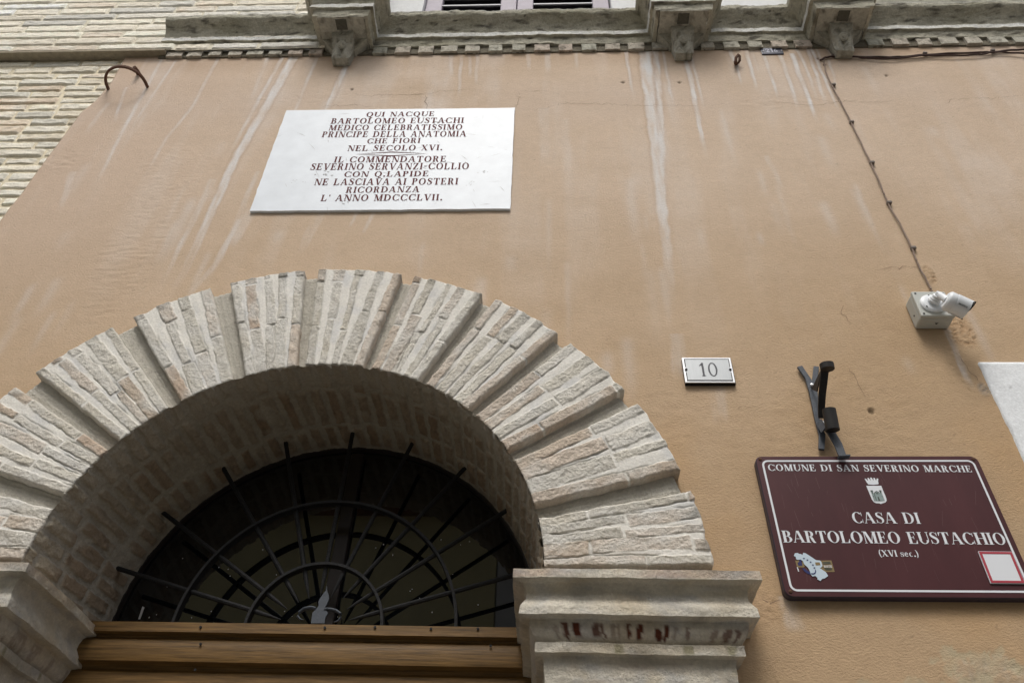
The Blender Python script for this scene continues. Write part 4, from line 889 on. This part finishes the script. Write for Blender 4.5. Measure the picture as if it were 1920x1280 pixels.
o_, i_ = rrect(sx0 + .0125, sx1 - .0125, sz0 + .012, sz1 - .012, .017), rrect(sx0 + .0177, sx1 - .0177, sz0 + .0172, sz1 - .0172, .012)
b = MB(); b.add([(p[0], SY - .0006, p[1]) for p in o_ + i_], [[i, (i + 1) % n, n + (i + 1) % n, n + i] for i in range(n)]); b.build('border', M_white, sg, fix=False)
for st, xl, xr, yt, yb_, g, tk in (('COMUNE DI SAN SEVERINO MARCHE', 152, 1563, 116, 160, GM, .1), ('CASA DI', 740, 1208, 444, 520, GS, .06), ('BARTOLOMEO EUSTACHIO', 256, 1802, 578, 658, GS, .05)):
    a, c = sp(xl, yb_), sp(xr, yb_ + (2 if xr > 1500 else 0)); zt = sp((xl + xr) / 2, yt)[2]
    text('lettering', st, a[0], c[0], (a[2] + c[2]) / 2, zt - (a[2] + c[2]) / 2, SY, M_white, sg, g, tk, .5)
a, c = sp(922, 748), sp(1192, 750); text('lettering', '(XVI ıec.)', a[0], c[0], a[2], sp(1050, 706)[2] - a[2], SY, M_white, sg, GM, .06, .35)
def film(name, polys, m, parent, dy, mapf):
    bb = MB()
    for k_, q in enumerate(polys):
        pts_ = [mapf(*p) for p in q]; pts_ = [(p[0], p[2]) for p in pts_]
        ar = sum(pts_[i][0] * pts_[(i + 1) % len(pts_)][1] - pts_[(i + 1) % len(pts_)][0] * pts_[i][1] for i in range(len(pts_)))
        if ar < 0: pts_ = pts_[::-1]
        bb.add([(p[0], SY - dy - .00004 * (k_ % 6), p[1]) for p in pts_], [list(range(len(pts_)))])
    return bb.build(name, m, parent, fix=False)
def crz(x, y): return P(1600 + x / 16, 880 + y / 16, SY)
crest = film('crest', [[(385, 485), (835, 485), (900, 650), (985, 850), (1000, 930), (960, 985), (870, 1012), (820, 1032), (780, 1012), (680, 1008), (610, 970), (555, 900)],
                       [(335, 270), (375, 275), (440, 340), (420, 250), (455, 250), (520, 330), (500, 240), (545, 240), (605, 330), (600, 245), (640, 250), (680, 335), (700, 265), (745, 275), (740, 375), (755, 390), (750, 440), (600, 455), (450, 445), (400, 390)]], M_white, sg, .0006, crz)
film('castle', [[(505, 628), (575, 628), (590, 700), (610, 715), (680, 655), (770, 700), (800, 700), (760, 628), (830, 628), (850, 700), (945, 945), (620, 950), (540, 710)]], M_greyg, crest, .0011, crz)
film('castle_mark', [[(672, 705), (720, 705), (745, 735), (690, 740)], [(720, 830), (750, 820), (800, 930), (760, 945)], [(505, 628), (575, 628), (582, 655), (515, 655)], [(760, 628), (830, 628), (838, 658), (770, 655)], [(605, 720), (680, 645), (690, 655), (625, 730), (700, 935), (685, 940)], [(680, 640), (770, 690), (765, 705), (680, 655)], [(585, 800), (605, 800), (615, 825), (595, 825)], [(845, 800), (860, 800), (870, 825), (852, 825)], [(545, 680), (580, 680), (590, 715), (560, 715)], [(785, 680), (825, 670), (830, 700), (800, 712)]], M_dgreen, crest, .0016, crz)
def mpz(x, y): return P(1470 + x / 16, 1020 + y / 16, SY)
gb = film('emblem', [[(1105, 485), (1420, 480), (1520, 825), (1220, 830), (1060, 710), (1150, 690)], [(335, 490), (445, 480), (455, 545), (400, 550), (430, 640), (540, 635), (545, 500), (590, 530), (620, 650), (600, 690), (390, 690)]], M_gold, sg, .0006, mpz)
film('emblem_arc', [[(520, 415), (540, 450), (510, 520), (545, 590), (545, 640), (430, 640), (410, 560), (455, 520), (470, 460)], [(540, 715), (610, 720), (700, 790), (790, 840), (800, 915), (700, 880), (600, 810)]], M_navy, gb, .0011, mpz)
film('emblem_map', [[(290, 350), (320, 275), (400, 262), (450, 290), (500, 295), (550, 330), (570, 255), (640, 270), (960, 480), (1080, 490), (1115, 530), (1150, 650), (1110, 700), (1060, 710), (1250, 840), (1320, 950), (1220, 1025), (1140, 1040), (1090, 1105), (990, 1050), (1000, 1010), (930, 950), (850, 970), (800, 900), (750, 760), (700, 690), (610, 610), (560, 510), (500, 460), (440, 465), (380, 465), (355, 440), (350, 380)]], M_lblue, gb, .0016, mpz)
st_ = []
for cx_, cy_ in ((592, 432), (697, 482), (792, 542), (860, 628), (905, 715)):
    st_.append([(cx_ + (40 if i % 2 == 0 else 18) * math.sin(i * math.pi / 5) * 1.0, cy_ - (34 if i % 2 == 0 else 15) * math.cos(i * math.pi / 5)) for i in range(10)])
film('emblem_star', st_ + [[(800, 870), (870, 880), (920, 850), (935, 800), (920, 770), (945, 770), (960, 830), (930, 890), (870, 915), (820, 905)]], M_navy, gb, .0021, mpz)
film('emblem_window', [[(925, 550), (1060, 545), (1090, 630), (950, 640)]], M_gold, gb, .0021, mpz)
film('emblem_stripe', [[(1150, 530), (1380, 520), (1385, 545), (1155, 550)], [(1165, 570), (1395, 560), (1400, 590), (1172, 600)], [(1210, 715), (1430, 712), (1435, 735), (1215, 742)], [(1230, 755), (1440, 750), (1445, 770), (1238, 778)]], M_dgreen, gb, .0011, mpz)
a = mpz(1200, 700); c = mpz(1440, 695); text('emblem_text', 'MARCHE', a[0], c[0], a[2], .0062, SY - .0008, M_white, gb, Glyphs(.2, .1, .05), .08)
film('emblem_tab', [[(380, 685), (410, 685), (455, 820), (420, 820)]], M_white, gb, .0011, mpz)
q4 = [sp(1602, 711, SY - .004), sp(1838, 714, SY - .004), sp(1690, 933, SY - .004), sp(1928, 936, SY - .004)]
qx0, qx1, qz0, qz1 = (q4[0][0] + q4[2][0]) / 2, (q4[1][0] + q4[3][0]) / 2, (q4[2][2] + q4[3][2]) / 2, (q4[0][2] + q4[1][2]) / 2
stk = bx('sticker_plate', M_white, sg, qx0, qx1, SY - .004, SY - .0005, qz0, qz1, bevel=.0006)
b = MB(); e_, wl_ = .0012, .0058
for x0_, x1_, z0_, z1_ in ((qx0 + e_, qx1 - e_, qz1 - e_ - wl_, qz1 - e_), (qx0 + e_, qx1 - e_, qz0 + e_, qz0 + e_ + wl_), (qx0 + e_, qx0 + e_ + wl_, qz0 + e_ + wl_, qz1 - e_ - wl_), (qx1 - e_ - wl_, qx1 - e_, qz0 + e_ + wl_, qz1 - e_ - wl_)): b.box(x0_, x1_, SY - .0046, SY - .0038, z0_, z1_)
b.build('sticker_border', M_red, stk)
for xa, za in ((sx0 + .011, sz1 - .009), (sx1 - .011, sz1 - .009), (sx0 + .012, sz0 + .012), (sx1 - .012, sz0 + .012)):
    xa, za = skew((xa, za)); MB().lathe((xa, SY, za), (0, -1, 0), [(0, .0048), (.0015, .0046), (.0025, .003)], 12).build('screw', M_rust, sg, smooth=True)

M_sc = mat('sign_scratch', (.135, .075, .078), .6)
b = MB()
for i in range(60):
    s_ = RNG.uniform(.03, .97); t_ = RNG.uniform(.06, .9); L = RNG.uniform(.01, .05); p = skew((sx0 + (sx1 - sx0) * s_, sz0 + (sz1 - sz0) * t_)); ww = RNG.uniform(.0003, .0008); lean = RNG.normal(.0, .12) * L; k_ = SY - .0002 - .00001 * (i % 9)
    b.add([(p[0], k_, p[1]), (p[0] + ww, k_, p[1]), (p[0] + lean + ww, k_, p[1] + L), (p[0] + lean, k_, p[1] + L)], [[0, 1, 2, 3]])
tag(b.build('scratches', M_sc, sg, fix=False), None, kind='stuff')
# ------------------------------------------------------------------ flag-pole holder
fh = thing('flag_holder', 'dark grey iron flag-pole holder with cup and ring above the brown sign', 'flag holder', tuple(P(1540, 780)))
def fz(x, y, yy=0): p = P(1380 + x / 5.818, 660 + y / 5.818, yy); return p
def poly_strip(pairs, yy): 
    L = [fz(*a, yy) for a, _ in pairs]; Rr = [fz(*b_, yy) for _, b_ in pairs]
    return [(p[0], p[2]) for p in L] + [(p[0], p[2]) for p in Rr[::-1]]
b = MB(); b.prism(poly_strip([((668, 162), (720, 148)), ((755, 285), (815, 290)), ((800, 440), (890, 430)), ((860, 730), (915, 740)), ((905, 900), (975, 900)), ((900, 1055), (965, 1065))], -.012), -.014, -.006); b.build('back_strap', M_grey_iron, fh, bevel=.0012)
b = MB(); b.prism(poly_strip([((848, 148), (908, 155)), ((832, 290), (890, 300)), ((818, 420), (880, 440))], -.006), -.0055, -.001); b.build('crossed_strap', M_grey_iron, fh, bevel=.0012)
# foot stay running down and out to its flange
b = MB(); A0, B0 = fz(930, 850, -.016), fz(1015, 860, -.03); 
b.strap([fz(960, 800, -.016), fz(1040, 880, -.030), fz(1110, 1000, -.034), fz(1160, 1130, -.036)], [.022, .022, .022, .020], .005, (1, 0, 0)); b.strap([fz(1115, 1142, -.040), fz(1238, 1136, -.040)], .016, .004, (0, 1, 0)); b.build('foot_stay', M_grey_iron, fh)
# curved strap from the lower joint up to the ring
b = MB(); b.strap([fz(930, 720, -.020), fz(932, 600, -.036), fz(940, 450, -.060), fz(955, 320, -.085), fz(968, 190, -.105)], [.016, .019, .020, .021, .022], .005, (1, 0, 0)); b.build('curved_strap', M_darkstrap, fh)
b = MB(); p1, p2, p3 = fz(820, 405, -.015), fz(880, 430, -.045), fz(930, 180, -.100)
b.add([p1, p2, p3, p1 + [.003, .0, 0], p2 + [.003, 0, 0], p3 + [.003, 0, 0]], [(0, 1, 2), (5, 4, 3), (0, 3, 4, 1), (1, 4, 5, 2), (2, 5, 3, 0)]); b.build('gusset', M_darkstrap, fh)
def tubepart(name, c, h, r, m, ax=(0, -.22, 1)):
    MB().lathe(c, ax, [(-h / 2, r), (h / 2, r), (h / 2, r - .003), (-h / 2 + .002, r - .003)], 24).build(name, m, fh, smooth=True)
rc = fz(993, 158, -.122); tubepart('ring', rc, .017, .0195, M_darkstrap); cc_ = fz(1035, 738, -.058); tubepart('cup', cc_, .062, .0185, M_darkstrap)
b = MB(); b.strap([fz(905, 760, -.018), fz(960, 850, -.040)], .02, .004, (.3, 0, 1)); b.build('cup_web', M_grey_iron, fh)
for x_, y_ in ((832, 353), (950, 765)):
    p = fz(x_, y_, -.02); MB().lathe(p, (0, -1, 0), [(-.008, .0045), (.001, .0045), (.002, .002)], 12).build('bolt', M_steelrim, fh, smooth=True)

# ------------------------------------------------------------------ junction box and security camera
jb = thing('junction_box', 'grey plastic junction box carrying the white security camera', 'junction box', (1.198, 0, 3.375))
JB = (1.148, 1.250, 3.325, 3.430); jy = -.062
bx('box', M_pgrey, jb, JB[0], JB[1], jy + .014, 0, JB[2], JB[3], bevel=.006)
bx('lid', M_pgrey, jb, JB[0] - .001, JB[1] + .001, jy, jy + .0135, JB[2] - .001, JB[3] + .001, bevel=.004)
for xa in (JB[0] + .009, JB[1] - .009):
    for za in (JB[2] + .009, JB[3] - .009): MB().lathe((xa, jy, za), (0, -1, 0), [(-.002, .0032), (.0012, .0032)], 12).build('screw', M_black, jb)
MB().lathe((JB[0], -.025, 3.36), (-1, 0, 0), [(-.002, .003), (.001, .003)], 10).build('plug', M_black, jb)
MB().add([(1.198, -.03, JB[2] - .0006), (1.21, -.03, JB[2] - .0006), (1.204, -.022, JB[2] - .0006)], [(0, 1, 2)]).build('drain_mark', M_black, jb, fix=False)
sc = thing('security_camera', 'white bullet security camera on a round foot pointing to the right', 'security camera', (1.21, jy, 3.38))
def cz_(x, y, yy): return P(1660 + x / 4.923, 500 + y / 4.923, yy)
fc = cz_(440, 335, jy - .006)
MB().lathe((fc[0], jy, fc[2]), (0, -1, 0), [(0, .037), (.006, .037), (.009, .033), (.011, .028), (.012, .018)], 36).build('foot', M_pwhite, sc, smooth=True)
for an in (100, 215, 330):
    MB().lathe((fc[0] + .030 * math.cos(R(an)), jy - .0085, fc[2] + .030 * math.sin(R(an))), (0, -1, .0), [(0, .003), (.002, .003)], 10).build('screw', M_black, sc)
el = cz_(492, 258, jy - .036)
MB().lathe((fc[0], jy - .011, fc[2]), Vector(el) - Vector((fc[0], jy - .011, fc[2])), [(0, .019), (.006, .019), (.007, .0165), (.013, .0165), (.014, .0145), (.022, .0145), (.024, .011), (.034, .0105)], 24).build('swivel', M_pwhite, sc, smooth=True)
bs = cz_(570, 310, jy - .052); MB().tube([el, (Vector(el) + Vector(bs)) / 2 + Vector((0, 0, .002)), bs], [.0105, .0105, .0105], 14).build('arm', M_pwhite, sc, smooth=True)
c0 = Vector(cz_(566, 310, jy - .052)); c1 = Vector(cz_(765, 402, jy - .040)); ax = (c1 - c0).normalized(); Lb = (c1 - c0).length
rb_ = .0305
MB().lathe(c0, ax, [(-.004, rb_ * .78), (0, rb_ * .93), (.003, rb_), (.018, rb_), (.0185, rb_ * .965), (.020, rb_ * .965), (.0205, rb_), (Lb * .92, rb_), (Lb * .92, rb_ * .9), (Lb * .86, rb_ * .86)], 40).build('body', M_pwhite, sc, smooth=True)
MB().lathe(c0 + ax * Lb * .80, ax, [(0, rb_ * .88), (.004, rb_ * .88)], 30).build('lens', M_black, sc)
# sun visor: slanting hood longer on top
up = (Vector((0, 0, 1)) - ax * ax.z).normalized(); sd_ = ax.cross(up); b = MB(); v = []; n = 28
for i in range(n + 1):
    an = math.pi * (-.28 + 1.56 * i / n); d = (sd_ * math.cos(an) + up * math.sin(an))
    tip = Lb * (.95 + .22 * max(0, math.sin(an)) ** 1.0); v += [c0 + ax * Lb * .34 + d * (rb_ + .0012), c0 + ax * tip + d * (rb_ + .0012), c0 + ax * tip + d * (rb_ - .0005), c0 + ax * Lb * .34 + d * (rb_ + .0002)]
b.add(v, [[4 * i + j, 4 * i + (j + 1) % 4, 4 * i + 4 + (j + 1) % 4, 4 * i + 4 + j] for i in range(n) for j in range(4)]); b.build('visor', M_pwhite, sc, smooth=True)
b = MB(); v = []
for i in range(n + 1):
    an = math.pi * (-.28 + 1.56 * i / n); d = (sd_ * math.cos(an) + up * math.sin(an)); tip = Lb * (.95 + .22 * max(0, math.sin(an)))
    v += [c0 + ax * (tip - .0015) + d * (rb_ + .0018), c0 + ax * (tip + .0015) + d * (rb_ + .0018), c0 + ax * (tip + .0015) + d * (rb_ - .001), c0 + ax * (tip - .0015) + d * (rb_ - .001)]
b.add(v, [[4 * i + j, 4 * i + (j + 1) % 4, 4 * i + 4 + (j + 1) % 4, 4 * i + 4 + j] for i in range(n) for j in range(4)]); b.build('visor_rim', M_black, sc)
# maker's lettering along the barrel
v0 = (Vector((0, CAMY, CAMZ)) - c0); v0 = (v0 - ax * v0.dot(ax)).normalized(); tdir = ax.cross(v0)
gl = Glyphs(.24, .12, .0); pen = 0; b = MB(); st = 'HIKVISION'; tot = sum(gl.get(ch)[1] + .1 for ch in st); kx = Lb * .40 / tot; hh_ = .0052; k = 0
sgn = -1 if tdir.z > 0 else 1
ang0 = R(12)
for ch in st:
    qq, wd = gl.get(ch)
    for poly in qq:
        pts_ = []
        for a_, b_ in poly:
            t_ = (b_ - .5) * hh_ / (rb_ + .0017) * -sgn - ang0 * -sgn * -1
            d = v0 * math.cos(t_) + tdir * math.sin(t_); pts_.append(c0 + ax * (Lb * .40 + (pen + a_) * kx) + d * (rb_ + .0016 + .00004 * (k % 5)))
        k += 1; b.add(pts_, [list(range(len(pts_)))])
    pen += wd + .1
b.build('lettering', M_black, sc, fix=False)

# ------------------------------------------------------------------ cables
def pipe(name, label, px, r, m, clips, parent_label=None, off=-.008):
    t = thing(name, label, 'cable', tuple(P(*px[0])), 'cables on the plaster'); pts = [P(u, v, off) for u, v in px]
    P3 = []
    for i in range(len(pts) - 1):
        for j in range(8):
            q = j / 8; p = pts[i] * (1 - q) + pts[i + 1] * q; P3.append(p + np.array([.0012 * math.sin(i * 2.1 + q * 3.1), .001 * math.sin(q * 6), .0]))
    P3.append(pts[-1]); MB().tube(P3, r, 8).build('cable_run', m, t, smooth=True)
    for u, v in clips:
        p = P(u, v, 0); MB().box(p[0] - .009, p[0] + .009, -.014, .0, p[2] - .006, p[2] + .006).build('clip', M_clip, t, bevel=.003)
    return t
pipe('wall_cable', 'thin painted cable clipped down the wall to the security camera', [(1545, 116), (1548, 135), (1561, 162), (1578, 195), (1597, 233), (1616, 270), (1634, 309), (1650, 345), (1667, 384), (1690, 425), (1711, 469), (1724, 500), (1737, 525), (1750, 552)], .0030, M_wire, [(1562, 162), (1596, 232), (1634, 308), (1666, 383), (1711, 468)])
pipe('wall_cable', 'dark brown cable running level under the cornice to the right border', [(1538, 113), (1548, 108), (1560, 106.5), (1610, 107), (1660, 107.5), (1690, 107), (1735, 103), (1790, 100), (1860, 98), (1900, 94), (1925, 93), (2000, 88)], .0046, M_cable, [(1562, 107), (1733, 103), (1860, 98)])
pipe('wall_cable', 'thinner brown cable sagging just below the level dark one', [(1610, 107.8), (1650, 110.5), (1680, 110), (1735, 104), (1800, 104), (1840, 102), (1860, 98.5), (1880, 98), (1925, 101), (2000, 100)], .0038, M_cable, [], off=-.012)

# ------------------------------------------------------------------ ironwork on the wall
a, c = P(203, 168), P(277, 164); mid = (a + c) / 2; pts = []
for t in np.linspace(0, math.pi, 18): pts.append((mid[0] - math.cos(t) * (c[0] - a[0]) / 2, -.105 * math.sin(t) ** .8 if t > 0 else 0.01, mid[2] + (c[2] - a[2]) / 2 * -math.cos(t) + .004 * math.sin(t)))
pts[0] = (a[0], .02, a[2]); pts[-1] = (c[0], .02, c[2])
ir = thing('iron_hoop', 'rusty iron half hoop sticking out near the top left corner of the plaster', 'iron hoop', tuple(a)); MB().strap(pts, .014, .010, (0, 0, 1)).build('hoop', M_rust, ir, bevel=.002)
p = P(258, 138, -.03); pp_ = MB(); pp_.tube([P(262, 142, .01), P(257, 134, -.02), P(252, 126, -.045)], [.010, .011, .008], 10); 
pin = thing('iron_pin', 'short rusty iron pin just above the hoop', 'iron pin', tuple(P(262, 142))); pp_.build('pin', M_rust, pin, smooth=True)
hk = thing('iron_hook', 'small rusty iron hook below the cornice, left of the blue tile', 'hook', tuple(P(1381, 118)))
c = P(1382, 112, -.02); MB().tube([P(1381, 120, .01), P(1380, 119, -.015), P(1379, 116, -.028), P(1380, 109, -.034), P(1384, 103, -.034), P(1387, 106, -.030), P(1387, 114, -.024), P(1384, 119, -.015)], [.009, .009, .008, .007, .006, .006, .006, .005], 8).build('hook', M_rust, hk, smooth=True)
